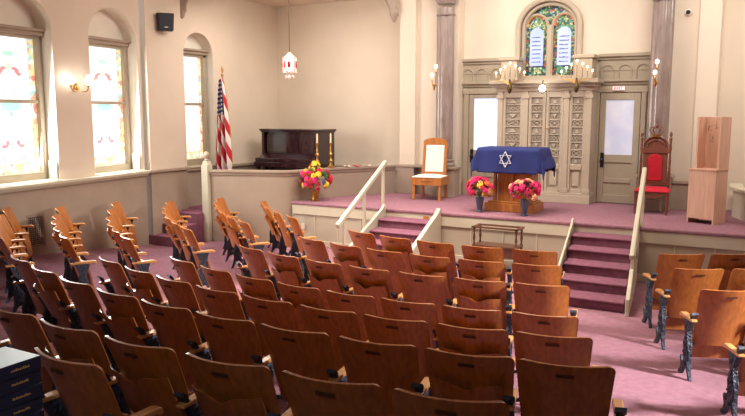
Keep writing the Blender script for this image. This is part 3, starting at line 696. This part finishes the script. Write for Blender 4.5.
# right parapet
pw=MB(); path=[(-.55,13.1),(-.52,12.5),(-.3,11.95),(.1,11.5),(.7,11.15)]
for k in range(4): pw.beam((*path[k],.95),(*path[k+1],.95),.08,.5)
po=struct(pw.build('wall_right_parapet',M['trim']))
pw=MB()
for k in range(4): pw.beam((*path[k],1.225),(*path[k+1],1.225),.2,.05)
pw.build('parapet_cap',M['trim'],po,bevel=.01)

# ---------------------------------------------------------------- piano
t=thing('upright_piano','black upright piano against the choir wall behind the parapet','piano',(-8.80,12.45,.65),R(-2))
m=MB(); m.box(-.73,-.66,-.28,.32,0,1.36); m.box(.66,.73,-.28,.32,0,1.36); m.box(-.66,.66,-.20,.32,.06,1.36); m.build('case',M['ebony'],t,bevel=.01)
m=MB(); m.box(-.77,.77,-.31,.34,1.36,1.40); m.box(-.75,.75,-.29,.33,1.33,1.36); m.build('lid',M['ebony'],t,bevel=.008)
m=MB(); m.box(-.62,.62,-.225,-.20,.75,1.30); m.box(-.62,.2,-.235,-.225,.92,1.24); m.box(.26,.62,-.238,-.225,.92,1.24); m.build('upper_panel',M['ebony'],t,bevel=.006)
m=MB(); m.box(-.75,.30+.40,-.52,-.20,.62,.72); m.box(-.73,.72,-.50,-.20,.72,.80); m.build('key_slip',M['ebony'],t,bevel=.01)
m=MB(); m.prism([(-.46,.80),(-.22,.80),(-.22,.90)],lambda a,b,t_:(t_,a,b),-.69,.69); m.build('fallboard',M['ebony'],t,bevel=.005)
for s_ in (-.69,.69):
    m=MB(); m.lathe([(.04,0),(.045,.08),(.03,.12),(.05,.3),(.04,.55),(.05,.62)],(s_,-.44,0),12); m.build('leg',M['ebony'],t,smooth=True)
m=MB(); m.tube([(.44+.05*math.cos(a),-.245,1.09+.08*math.sin(a)) for a in [k*math.pi/8 for k in range(17)]],.008,6,False); m.build('oval_inlay',M['plate'],t)

# ---------------------------------------------------------------- flag
t=thing('flag','american flag with fringe hanging furled from a gilt pole','flag',(-9.62,11.1,.55))
m=MB(); m.tube([(0,0,0.02),(0,0,2.55)],.015,8); m.lathe([(.16,0),(.16,.03),(.05,.07),(.02,.12)],(0,0,0),16); m.build('pole',M['brass'],t,smooth=True)
m=MB(); m.lathe([(.01,2.53),(.03,2.56),(.01,2.60),(.028,2.66),(.0,2.76)],(0,0,0),8); m.build('spearhead',M['brass'],t,smooth=True)
def flagfn(a,b):   # a across, b up
    a0=a
    z=.62+b*1.88; w_=(.40*(1-b)**.7+.07)*(1-.3*max(0,.15-b)/.15)
    x=(a-.5)*w_-.01
    y=.07*math.sin(a*19+b*1.5)*(1.05-b)**.7+.02*math.sin(a*40)
    if a>.6: z-= .06*(a-.6)*(1-b)
    z+= -.10*math.sin(a*9)*(1-b)*.5
    return (x,-.03+y,z)
m=MB(); m.grid(flagfn,70,30); f_=m.build('cloth',M['flag'],t,smooth=True,fix=False); so=f_.modifiers.new('s','SOLIDIFY'); so.thickness=.004
m=MB(); m.tube([flagfn(k/70,0) for k in range(71)],.010,5); m.build('gold_fringe',M['gold'],t)
m=MB(); m.tube([flagfn(1,k/30) for k in range(31)],.008,5); m.build('gold_fringe',M['gold'],t)

# candlesticks on the parapet ledge
for (x,y,dz,lab) in ((-7.55,11.33,.02,'left tall brass candlestick on the parapet behind the basket of flowers'),(-7.46,11.66,.04,'right tall brass candlestick on the parapet, nearer the handrail')):
    t=thing('candlestick',lab,'candlestick',(x,y,1.339))
    m=MB(); m.lathe([(.07,0),(.075,.02),(.03,.05),(.02,.10),(.045,.13),(.02,.16),(.016,.22),(.04,.26),(.016,.30),(.013,.44),(.03,.46),(.03,.48)],(0,0,0),14); m.build('stem',M['brass'],t,smooth=True)
    m=MB(); m.lathe([(.016,.48),(.015,.64),(.005,.66)],(0,0,0),10); m.build('candle',M['candle'],t,smooth=True)
for i,(x,y,a,mm,lab) in enumerate(((-7.26,11.93,40,'page','small folded white paper on the parapet beside the right candlestick'),(-7.15,12.12,-20,'red','little red booklet on the parapet ledge'),(-7.03,12.32,15,'page','crumpled white sheet on the parapet, farthest from the piano'))):
    m=MB(); m.sheet(lambda p,q:((p-.5)*.13,(q-.5)*.1,.012+.012*math.sin(p*5+q*3)),6,4,(0,0,.01)); o=m.build('paper',M[mm]); o.location=(x,y,1.339); o.rotation_euler=(0,0,R(a)); tag(o,lab,'paper')

# ---------------------------------------------------------------- flowers
def bouquet(t,c,rx,rz,n,cols,rose=.045,seed=1,leaves=26):
    rnd=random.Random(seed); spots=[]
    tries=0
    while len(spots)<n and tries<4000:
        tries+=1
        a=rnd.uniform(0,2*math.pi); e=math.asin(rnd.uniform(-.55,1)); rr=rnd.uniform(.75,1)
        p=Vector((c[0]+rx*rr*math.cos(e)*math.cos(a),c[1]+rx*.85*rr*math.cos(e)*math.sin(a),c[2]+rz*rr*math.sin(e)))
        if all((p-q).length>rose*1.15 for q in spots): spots.append(p)
    for i,p in enumerate(spots):
        m=MB(); d=(p-Vector(c)).normalized(); r=rose*rnd.uniform(.75,1.1)
        # layered rose: rings of petals round a bud
        xa=d.cross(Vector((0,0,1)));xa=(xa.normalized() if xa.length>.1 else Vector((1,0,0)));ya=d.cross(xa)
        m.ball(p,r*.5,8,6)
        for ring,(k,rad,lift) in enumerate(((4,.45,.25),(6,.8,.05))):
            for j in range(k):
                an=2*math.pi*j/k+ring*.5; q=p+(xa*math.cos(an)+ya*math.sin(an))*r*rad+d*r*lift
                m.ball(q,r*.42,6,4)
        m.build('blossom',M[cols[rnd.randrange(len(cols))]],t,smooth=True)
    m=MB()
    for i in range(leaves):
        a=rnd.uniform(0,2*math.pi); e=rnd.uniform(-.7,1.2); d=Vector((math.cos(e)*math.cos(a),math.cos(e)*math.sin(a),math.sin(e)))
        p0=Vector(c)+Vector((d.x*rx*.5,d.y*rx*.5,d.z*rz*.5)); p1=Vector(c)+Vector((d.x*rx*1.12,d.y*rx*1.12,d.z*rz*1.1))
        sd=d.cross(Vector((.3,.2,1))).normalized()*.018; mid=(p0+p1)/2
        m.add([p0,mid+sd,p1,mid-sd,mid+d*.004+Vector((0,0,.004))],[(0,1,4),(1,2,4),(2,3,4),(3,0,4)])
    for j in range(5):
        a=rnd.uniform(0,6.3); m.tube([(c[0],c[1],c[2]-rz*.8),(c[0]+.3*rx*math.cos(a),c[1]+.3*rx*math.sin(a),c[2]+.2*rz)],.004,4)
    m.build('foliage',M['leaf'],t)
def vase(t,h,mt):
    m=MB(); m.lathe([(.055,0),(.06,.012),(.035,.03),(.045,.07),(.062,.16),(.07,h-.02),(.078,h),(.066,h),(.055,h-.04)],(0,0,0),16); m.build('vase',mt,t,smooth=True)
t=thing('vase_of_roses','blue vase of roses at the left corner of the blue-clothed table','flowers',(-4.18,11.02,STAGE)); vase(t,.24,M['blueglass']); bouquet(t,(0,0,.38),.22,.20,44,['pink','magenta','orange','pink','yellow','peach','magenta'],.046,3,70)
t=thing('vase_of_roses','blue vase of roses before the blue cloth, nearer the right stage steps','flowers',(-3.40,10.94,STAGE)); vase(t,.26,M['blueglass']); bouquet(t,(0,0,.39),.26,.18,44,['pink','magenta','orange','peach','magenta','pink','pink'],.046,12,70)
t=thing('flower_arrangement','mixed yellow, red and violet flowers in a brass pot on the stage corner','flowers',(-7.34,10.93,STAGE)); 
MB().lathe([(.07,0),(.075,.02),(.06,.05),(.075,.15),(.085,.20),(.07,.20)],(0,0,0),16).build('brass_pot',M['brass'],t,smooth=True)
bouquet(t,(0,0,.38),.33,.25,54,['yellow','red','violet','yellow','red','pink','leaf'],.05,5,60)
bouquet(t,(0,0,.60),.10,.12,8,['yellow','red'],.05,6,10)
t=thing('potted_flowers','pot with red flowers at the right edge on the stage by the curved parapet','flowers',(-.10,11.28,STAGE)); MB().lathe([(.05,0),(.07,.14),(.06,.14)],(0,0,0),14).build('pot',M['reveal'],t,smooth=True); bouquet(t,(0,0,.26),.14,.13,12,['red','magenta'],.045,9,20)

# ---------------------------------------------------------------- cloth covered table on a plinth
t=thing('reading_table','oak pedestal reading table on a wide plinth at the centre of the stage','table',(-3.75,11.45,STAGE))
m=MB(); m.box(-.42,.42,-.24,.30,0,.14); m.box(-.38,.38,-.20,.28,.14,.17); m.build('plinth',M['oak'],t,bevel=.01)
m=MB(); m.box(-.28,.34,-.12,.22,.17,1.0); m.build('pedestal',M['oak'],t,bevel=.008)
m=MB(); m.box(-.30,-.26,-.15,-.12,.17,.98); m.box(.30,.34,-.15,-.12,.17,.98); m.box(-.30,.34,-.15,-.12,.90,.98); m.box(0.0,.04,-.15,-.12,.17,.9); m.build('front_frame',M['oak'],t,bevel=.004)
m=MB(); m.box(-.44,.44,-.24,.26,.99,1.03); m.build('table_top',M['oak'],t,bevel=.005)
m=MB(); m.tube([(-.21,-.19,.02+.15),(-.21,-.19,.62)],.012,8); m.build('steel_tube',M['steel'],t)
cl=thing('table_cloth','royal blue cloth with a six-pointed star draped over the reading table','tablecloth',(-3.77,11.45,STAGE+1.035))
def clothfn(a,b):
    # a around x (-1..1), b along y; overhang folds down with flare
    X=(a-.5)*2*(.52+.34); Y=(b-.5)*2*(.29+.40)+.0
    hx,hy=.51,.285; ox=max(0,abs(X)-hx); oy=max(0,abs(Y)-hy)
    sx=math.copysign(1,X); sy=math.copysign(1,Y)
    dx=min(ox,.34); dy=min(oy,.40)
    drop=math.hypot(dx,dy) if dx>0 and dy>0 else max(dx,dy)
    fl=.28 if dx>0 else .1
    x=sx*(min(abs(X),hx)+dx*.36*(1+.0)); y=sy*(min(abs(Y),hy)+dy*.10)
    wob=.012*math.sin(X*17+Y*5)*drop/.3
    return (x+wob*(dx>0),y+wob*(dy>0)-(.02*(dy>0)),.006-drop*(.93 if dx>0 else 1.0))
m=MB(); m.grid(clothfn,56,44,uv=False); o=m.build('cloth',M['blue_cloth'],cl,smooth=False,fix=False)
for p in o.data.polygons: p.use_smooth=True
so=o.modifiers.new('s','SOLIDIFY'); so.thickness=.006; so.offset=1
m=MB(); y=-.353; cz=-.17; r=.125
for k in (0,1):
    tri=[(r*.86*math.sin(k*math.pi+a*2*math.pi/3)-.02,y,cz+r*math.cos(k*math.pi+a*2*math.pi/3)) for a in range(3)]
    m.tube(tri+[tri[0]],.009,5)
m.build('star_emblem',M['silver'],cl)

# small dark bench with spindles standing in front of the stage
t=thing('spindle_stand','small dark wooden stand with turned spindles in front of the stage','stand',(-3.62,10.33,0))
for x in (-.33,.33):
    for y in (-.12,.14):
        m=MB(); m.lathe([(.02,0),(.024,.06),(.015,.12),(.024,.2),(.018,.34),(.022,.36),(.022,.40),(.012,.44),(.022,.50),(.012,.58),(.02,.62),(.02,.66)],(x,y,0),10); m.build('spindle_post',M['darkwood'],t,smooth=True)
m=MB(); m.box(-.37,.37,-.15,-.10,.655,.68); m.box(-.37,.37,.12,.17,.655,.68); m.box(-.37,-.31,-.15,.17,.655,.675); m.box(.31,.37,-.15,.17,.655,.675); m.build('top_frame',M['darkwood'],t,bevel=.004)
m=MB(); m.box(-.35,.35,-.15,.17,.37,.40); m.build('shelf',M['darkwood'],t,bevel=.004)
m=MB(); m.box(-.31,.31,-.13,-.11,.22,.37); m.build('apron',M['darkwood'],t)

# ---------------------------------------------------------------- white upholstered oak chair
t=thing('upholstered_chair','tall oak chair with white upholstered back and seat left of the ark','chair',(-5.62,12.24,STAGE),R(7))
for x in (-.25,.25):
    m=MB(); m.beam((x,-.24,0),(x,-.22,.34),.05,.05,(0,1,0)); m.build('leg',M['oak'],t,bevel=.006)
    m=MB(); m.beam((x*.92,.25,0),(x*.9,.20,.44),.05,.05,(0,1,0)); m.beam((x*.86,.20,.42),(x*.84,.30,1.08),.05,.045,(0,1,0)); m.build('leg',M['oak'],t,bevel=.006)
m=MB(); m.box(-.29,.29,-.27,.23,.28,.43); m.tube([(-.09,-.275,.36),(-.04,-.28,.375),(0,-.28,.35),(.04,-.28,.375),(.09,-.275,.36)],.01,6); m.build('apron',M['oak'],t,bevel=.008)
m=MB(); m.sheet(lambda a,b:((a-.5)*.56,-.28+b*.46,.435+.035*(1-(2*a-1)**4)*(1-(2*b-1)**4)),14,12,(0,0,-.012)); m.build('seat_cushion',M['white_cloth'],t,smooth=True)
m=MB(); o_=[(-.21,1.0),(-.21,1.10)]+[(-.21+.42*k/10,1.10+.035*math.sin(math.pi*k/10)) for k in range(1,10)]+[(.21,1.10),(.21,1.0)]
m.prism(o_,lambda a,b,t_:(a,.265+(b-1)*.15+t_,b),0,.04); m.build('crest_rail',M['oak'],t,bevel=.006); MB().box(-.19,.19,.19,.225,.44,.50).build('lower_rail',M['oak'],t,bevel=.004)
m=MB(); m.sheet(lambda a,b:((a-.5)*.36,.195+b*.08-.02*(1-(2*a-1)**4)*(1-(2*b-1)**4),.49+b*.53),12,14,(0,.03,0)); m.build('back_cushion',M['white_cloth'],t,smooth=True)

# ---------------------------------------------------------------- red throne
t=thing('throne_chair','carved gothic throne with red velvet seat and back under a crown finial','chair',(-1.71,12.28,STAGE),R(3)); t.scale=(.93,.93,1)
for x in (-.25,.25):
    m=MB(); m.lathe([(.014,0),(.022,.02),(.016,.05),(.026,.10),(.018,.15),(.028,.25),(.03,.34)],(x,-.23,0),10); m.build('leg',M['throne'],t,smooth=True)
    m=MB(); m.lathe([(.02,0),(.025,.36),(.018,.42),(.026,.46),(.016,.55),(.024,.6),(.016,.75),(.022,.82),(.015,.95),(.024,1.02),(.018,1.12),(.028,1.20),(.012,1.22),(.028,1.25),(.02,1.29),(.004,1.31)],(x*.94,.2,0),12); m.build('post',M['throne'],t,smooth=True)
m=MB(); m.box(-.27,.27,-.26,.2,.30,.37); m.prism([(-.2,.30),(-.1,.27),(0,.255),(.1,.27),(.2,.30)],lambda a,b,t_:(a,t_,b),-.262,-.24); m.build('seat_frame',M['throne'],t,bevel=.005)
m=MB(); m.sheet(lambda a,b:((a-.5)*.56,-.28+b*.46,.375+.055*(1-(2*a-1)**6)*(1-(2*b-1)**6)),16,10,(0,0,-.01)); m.build('seat_cushion',M['red_velvet'],t,smooth=True)
m=MB(); n=16
o_=[(-.2,.50),(-.2,1.06)]+[(-.2*math.cos(math.pi*k/n),1.06+.17*math.sin(math.pi*k/n)) for k in range(1,n)]+[(.2,1.06),(.2,.50)]
m.prism(o_,lambda a,b,t_:(a,t_,b),.18,.215); m.box(-.23,.23,.16,.22,.96,1.04); m.box(-.23,.23,.165,.22,.44,.50)
m.tube([(-.15*math.cos(math.pi*k/n),.17,1.05+.12*math.sin(math.pi*k/n)) for k in range(n+1)],.012,6); m.tube([(-.2*math.cos(math.pi*k/n),.17,1.06+.17*math.sin(math.pi*k/n)) for k in range(n+1)],.014,6)
for i in range(9): m.ball((-.16+i*.04,.155,.49),.012,6,4)
m.build('back_frame',M['throne'],t,bevel=.003)
m=MB(); o_=[(-.115,.51),(-.115,.86)]+[(-.115*math.cos(math.pi*k/n),.86+.085*math.sin(math.pi*k/n)) for k in range(1,n)]+[(.115,.86),(.115,.51)]
m.prism(o_,lambda a,b,t_:(a,t_,b),.15,.18); m.build('back_cushion',M['red_velvet'],t,bevel=.012)
m=MB(); m.lathe([(.07,1.22),(.08,1.25),(.06,1.26)],(0,.2,0),12); m.build('crown_band',M['brass'],t,smooth=True)
m=MB()
for k in range(6):
    a=k*math.pi/3; m.tube([(.07*math.cos(a),.2+.05*math.sin(a),1.26),(.12*math.cos(a),.2+.06*math.sin(a),1.33),(.09*math.cos(a),.2+.05*math.sin(a),1.37),(.01*math.cos(a),.2,1.38)],.009,5)
m.lathe([(.012,1.36),(.03,1.40),(.01,1.43),(.018,1.46),(.003,1.52)],(0,.2,0),8); m.build('crown_finial',M['throne'],t,smooth=True)
# grey object under the throne
tag(MB().prism([(-.15,0),(.15,0),(.13,.2),(-.1,.22)],lambda a,b,t_:(-1.74+a,12.50+t_,STAGE+b),-.08,.08).build('storage_box',M['fretback'],bevel=.02),'grey box on the carpet under the red throne','box')

# ---------------------------------------------------------------- plywood lectern cabinet
t=thing('plywood_cabinet','pinkish plywood cabinet with open three-sided upper hutch at the right of the stage','cabinet',(-1.11,11.50,STAGE),R(-22))
m=MB(); m.box(0,.022,0,.36,0,.78); m.box(.378,.40,0,.36,0,.78); m.box(.022,.378,.34,.36,0.05,.78); m.box(.022,.378,0,.34,.07,.09); m.build('base_carcass',M['ply'],t,bevel=.003)
m=MB(); m.box(.022,.378,.0,.018,.09,.78); m.build('door',M['ply'],t,bevel=.003)
m=MB(); m.box(-.01,.41,-.01,.37,.78,.80); m.build('worktop',M['ply'],t,bevel=.003)
m=MB(); m.box(.03,.05,.12,.36,.80,1.55); m.box(.385,.405,.08,.36,.80,1.55); m.box(.05,.385,.34,.36,.80,1.55); m.box(.03,.06,.10,.12,.80,1.55); m.box(.372,.405,.055,.08,.80,1.55); m.build('hutch',M['ply'],t,bevel=.003)
m=MB(); rnd=random.Random(4)
for (cx_,cz_,n_) in ((.10,1.38,6),(.12,1.22,4),(.20,1.40,7),(.30,1.34,9),(.24,1.46,4),(.31,1.44,6)):
    for i in range(n_):
        x=cx_+rnd.uniform(-.03,.03); z=cz_+rnd.uniform(-.05,.05); m.box(x,x+rnd.uniform(.004,.014),.337,.3395,z,z+rnd.uniform(.004,.02))
m.build('pencil_marks',M['plate'],t)

# ---------------------------------------------------------------- theatre seats
HB=.255
def bow(s): return -.066*(1-s*s)
def back_y(z): return .19*(.85-z)/.55 if z<.85 else 0
def backfn(a,b):
    s=math.sin((2*a-1)*math.pi/2); hw=HB-.035*(1-b)
    e=max(0,(abs(s)-.87)/.13); top=.855-.034*(1-math.sqrt(max(0,1-e*e)))
    z=.30+(top-.30)*b; 
    return (s*hw, bow(s)+back_y(z)+.015*math.sin(b*math.pi), z)
def thn(a,b): s=math.sin((2*a-1)*math.pi/2); return (-.10*s*.12,.013,.003)
def pocketfn(a,b):
    s=2*a-1; hw=.205; z0=.40; zt=.672+.022*s*s-.022*math.exp(-(s/.22)**2)+.012*math.exp(-((abs(s)-.5)/.25)**2)
    z=z0+(zt-z0)*b
    y=bow(s*.80)+back_y(z)-.008-.040*b*(1-.55*s**6)
    return (s*hw,y,z)
def make_standard(end):
    m=MB(); x0=-.014; x1=.014
    # outline in (y,z): narrow waist, bulging middle, front scroll foot, rear foot
    out=[(.02,0),(.05,0),(.075,.05),(.10,.09),(.135,.12),(.175,.08),(.21,.02),(.24,0),(.29,0),(.285,.02),(.25,.05),(.235,.09),(.25,.13),(.262,.155),(.25,.175),(.228,.165),(.21,.125),(.175,.15),(.185,.22),(.20,.30),(.185,.36),(.165,.395),(.185,.44),(.20,.50),(.215,.545),(.05,.545),(.085,.50),(.10,.44),(.095,.39),(.075,.33),(.06,.25),(.065,.16),(.05,.08)]
    m.prism(out,lambda a,b,t:(t,a,b),x0,x1)
    # raised scroll relief on both faces
    for sx in (-1,1):
        x=sx*.016
        for (cy_,cz,r) in ((.14,.30,.045),(.15,.22,.038),(.145,.47,.022),(.13,.13,.03)):
            m.tube([(x,cy_+r*(1-k/22)*math.cos(k*.55),cz+r*(1-k/22)*math.sin(k*.55)) for k in range(18)],.006,5)
        m.tube([(x,.06,.1),(x,.075,.2),(x,.07,.3),(x,.1,.4),(x,.11,.5)],.006,5)
    # branch running up to the back sheet
    m.beam((0,.15,.36),(0,.03,.60),.022,.045,(1,0,0)); m.beam((0,.03,.60),(0,-.005,.63),.022,.06,(1,0,0))
    return m
def armfn():
    m=MB(); o=[(.0,.550),(.25,.548),(.285,.535),(.297,.553),(.287,.573),(.255,.580),(.05,.574),(.0,.570)]
    m.prism(o,lambda a,b,t:(t,a,b),-.028,.028); return m
def seatfn(a,b):   # tipped up: b from lower tail to upper front edge
    s=2*a-1; hw=.205
    z=.15+.40*b; return (s*hw, back_y(z)+.058+.01*math.sin(b*3)-.045*(1-b)**2-.02*(1-s*s), z)
def tailfn(a,b):
    s=2*a-1; an=b*1.5; return (s*.21,.225-.05*math.sin(an)*.6,.29-.10*b)
meshes={}
def make_seat(kind,right):
    t=bpy.data.objects.new('theatre_seat',None); col.objects.link(t); t.empty_display_size=.1
    if not meshes:
        meshes['back']=MB().sheet(backfn,26,14,thn); meshes['pocket']=MB().sheet(pocketfn,14,6,(0,-.008,0)); meshes['seat']=MB().sheet(seatfn,12,12,(0,.014,.004))
        meshes['plate']=MB().box(-.045,.045,-.006,.0,-.008,.008)
    b_=meshes['back'].build('backrest',M['seatwood'],t,smooth=True)
    p=meshes['plate'].build('number_plate',M['plate'],b_); p.location=(0,bow(0)+.019,.795); p.rotation_euler=(R(19),0,0)
    if kind=='pocket': meshes['pocket'].build('book_pocket',M['seatwood'],t,smooth=True)
    meshes['seat'].build('tip_up_seat',M['seatwood'],t,smooth=True)
    hx=.288
    s_=make_standard(False).build('iron_standard',M['iron'],t); s_.location=(-hx,0,0)
    a_=armfn().build('armrest',M['armwood'],t,bevel=.007); a_.location=(-hx,0,0)
    if right:
        s_=make_standard(False).build('iron_standard',M['iron'],t); s_.location=(hx,0,0)
        a_=armfn().build('armrest',M['armwood'],t,bevel=.007); a_.location=(hx,0,0)
    for q_ in (-1,1): MB().tube([(q_*(hx-.014),.18,.30),(q_*.195,.20,.30)],.014,6).build('seat_hinge',M['iron'],t)
    return t
PROTO={}
def get(kind,right):
    k=(kind,right)
    if k not in PROTO: PROTO[k]=make_seat(kind,right); return PROTO[k]
    return copy_tree(PROTO[k])
ORD=['','first','second','third','fourth','fifth','sixth','seventh','eighth','ninth','tenth']
ROWN={1:'front row',2:'second row',3:'third row',4:'fourth row',5:'fifth row',6:'sixth row',7:'seventh row',8:'rearmost row'}
def place(r,th,kind,right,label,group,rot=0):
    a=R(th); u=CX+r*math.cos(a); v=CY+r*math.sin(a)
    o=get(kind,right); fz=min(floor_z(u+.3*math.cos(q),v+.3*math.sin(q)) for q in (0,1.57,3.14,4.7))
    o.location=(u,v,max(0,floor_z(u-.12*math.cos(a),v-.12*math.sin(a)))); o.rotation_euler=(0,0,a+math.pi/2+rot)
    tag(o,label,'seat',group); return o
# centre block: (theta left to right, radius left and right, which carry a book pocket)
CB={1:([-108.1,-101.5,-94.8,-87.9,-80.9],5.03,4.97,(1,3)),
    2:([-108.4,-102.6,-97.0,-91.2,-85.4,-79.7],5.82,5.74,(1,3,4)),
    3:([-108.5,-103.5,-98.4,-93.4,-88.4,-83.4,-78.5],6.69,6.60,(1,2,3,5)),
    4:([-107.9,-103.1,-98.7,-94.5,-90.3,-86.1,-82.0,-77.7],7.60,7.59,(2,3,6)),
    5:([-108.4,-104.1,-100.1,-96.1,-92.2,-88.3,-84.5,-80.7,-77.0],8.34,8.42,(1,7)),
    6:([-108.9,-104.8,-100.9,-97.1,-93.5,-90.0,-86.5,-83.0,-79.6,-76.4],9.14,9.34,(1,3,8)),
    7:([-104.9,-101.6,-98.4,-95.2,-91.9,-88.6,-85.3,-82.1,-79.0],10.08,10.28,(4,5,6)),
    8:([-91.6,-88.5],10.70,10.72,())}
# third value in row 7 list: the first three are outside the frame's left edge and are skipped
for k,(ths,ra,rb,pk) in CB.items():
    n=len(ths)
    for i,th in enumerate(ths):
        if k==7 and i<3: continue
        if k==8 and i==0: continue
        r=ra+(rb-ra)*i/max(1,n-1); kind='pocket' if i in pk else 'plain'
        last=(i==n-1)
        look='book-pocket' if kind=='pocket' else 'plain-backed'
        if k==8: lab='plain wooden tip-up seat beside the stack of navy books, rearmost row'
        elif k==7: lab='%s wooden seat, %s from the right aisle, seventh row of the centre block'%(look,ORD[n-i])
        else:
            lab='%s wooden seat, %s from the left aisle, %s of the centre block'%(look,ORD[i+1],ROWN[k])
        place(r-(.06 if k==8 else 0),th,kind,last,lab,'theatre seats of the centre block',R(-5) if k==8 else 0)
LB={1:(-127.8,6.5,4,5.16,.09,(2,)),2:(-126.0,5.2,6,5.93,.07,(1,3)),3:(-123.8,4.7,6,6.78,.05,(2,4)),4:(-121.2,4.2,6,7.62,.03,(3,)),5:(-120.4,3.9,5,8.34,.02,(2,)),6:(-118.6,3.5,5,9.04,.0,())}
for k,(t0,d,n,r0,dr,pk) in LB.items():
    for i in range(n-1,-1,-1):
        kind='pocket' if i in pk else 'plain'
        place(r0+dr*i,t0-d*i,kind,i==0,'sunlit edge-on wooden seat, %s from the aisle, %s of the left block'%(ORD[i+1],ROWN[k]),'theatre seats of the left block')
RB={1:(-62.4,6.7,2,4.88),2:(-63.7,5.9,2,5.63),3:(-64.3,5.1,2,6.50),4:(-64.2,4.5,1,7.42),5:(-63.6,4.1,1,8.25)}
for k,(t0,d,n,r0) in RB.items():
    for i in range(n):
        kind='pocket' if (k,i) in ((1,1),(2,1)) else 'plain'
        lab=('aisle seat' if i==0 else 'inner seat')+' of the right block, %s, '%ROWN[k]+('with ornate iron end standard' if i==0 else 'cut by the frame edge')
        place(r0,t0+d*i,kind,i==n-1,'wooden '+lab,'theatre seats of the right block')

# ---------------------------------------------------------------- book stack on a side table, near left
fz=floor_z(-2.33,1.42)
t=thing('side_table','wooden side table under the stack of navy books','table',(-2.33,1.42,fz))
m=MB(); m.box(-.16,.14,-.17,.16,1.30-.03-fz,1.30-fz); m.build('table_top',M['darkwood'],t,bevel=.004)
for x in (-.13,.11):
    for y in (-.14,.13): MB().box(x-.015,x+.015,y-.015,y+.015,0,1.27-fz).build('leg',M['darkwood'],t)
nm=['lowest','second lowest','middle one','second highest','topmost']
for i in range(5):
    t=thing('navy_book','navy book with gilt spine title, %s of the stack'%nm[i],'book',(-2.215-.004*(i%2),1.56,1.302+.050*i),R((0,1.2,-.8,.9,0)[i]),'stack of navy books')
    h=.048
    m=MB(); m.box(-.20,0,-.25,0,0,.004); m.box(-.006,0,-.25,0,.004,h-.004); m.box(-.20,0,-.25,0,h-.004,h)
    m.build('cover',M['navy'],t,bevel=.002)
    if i==4: MB().box(-.198,-.002,-.248,-.002,h,h+.0012).build('pale_top_cover',M['paleblue'],t)
    MB().box(-.195,-.008,-.245,-.004,.004,h-.004).build('page_block',M['page'],t)
    m=MB(); rnd=random.Random(i); y=-.115
    while y<-.05:
        w_=rnd.uniform(.003,.006); m.box(0,.0008,y,y+w_,.022,.022+rnd.uniform(.005,.009)); y+=w_+.002
    m.build('gilt_title',M['gold'],t)
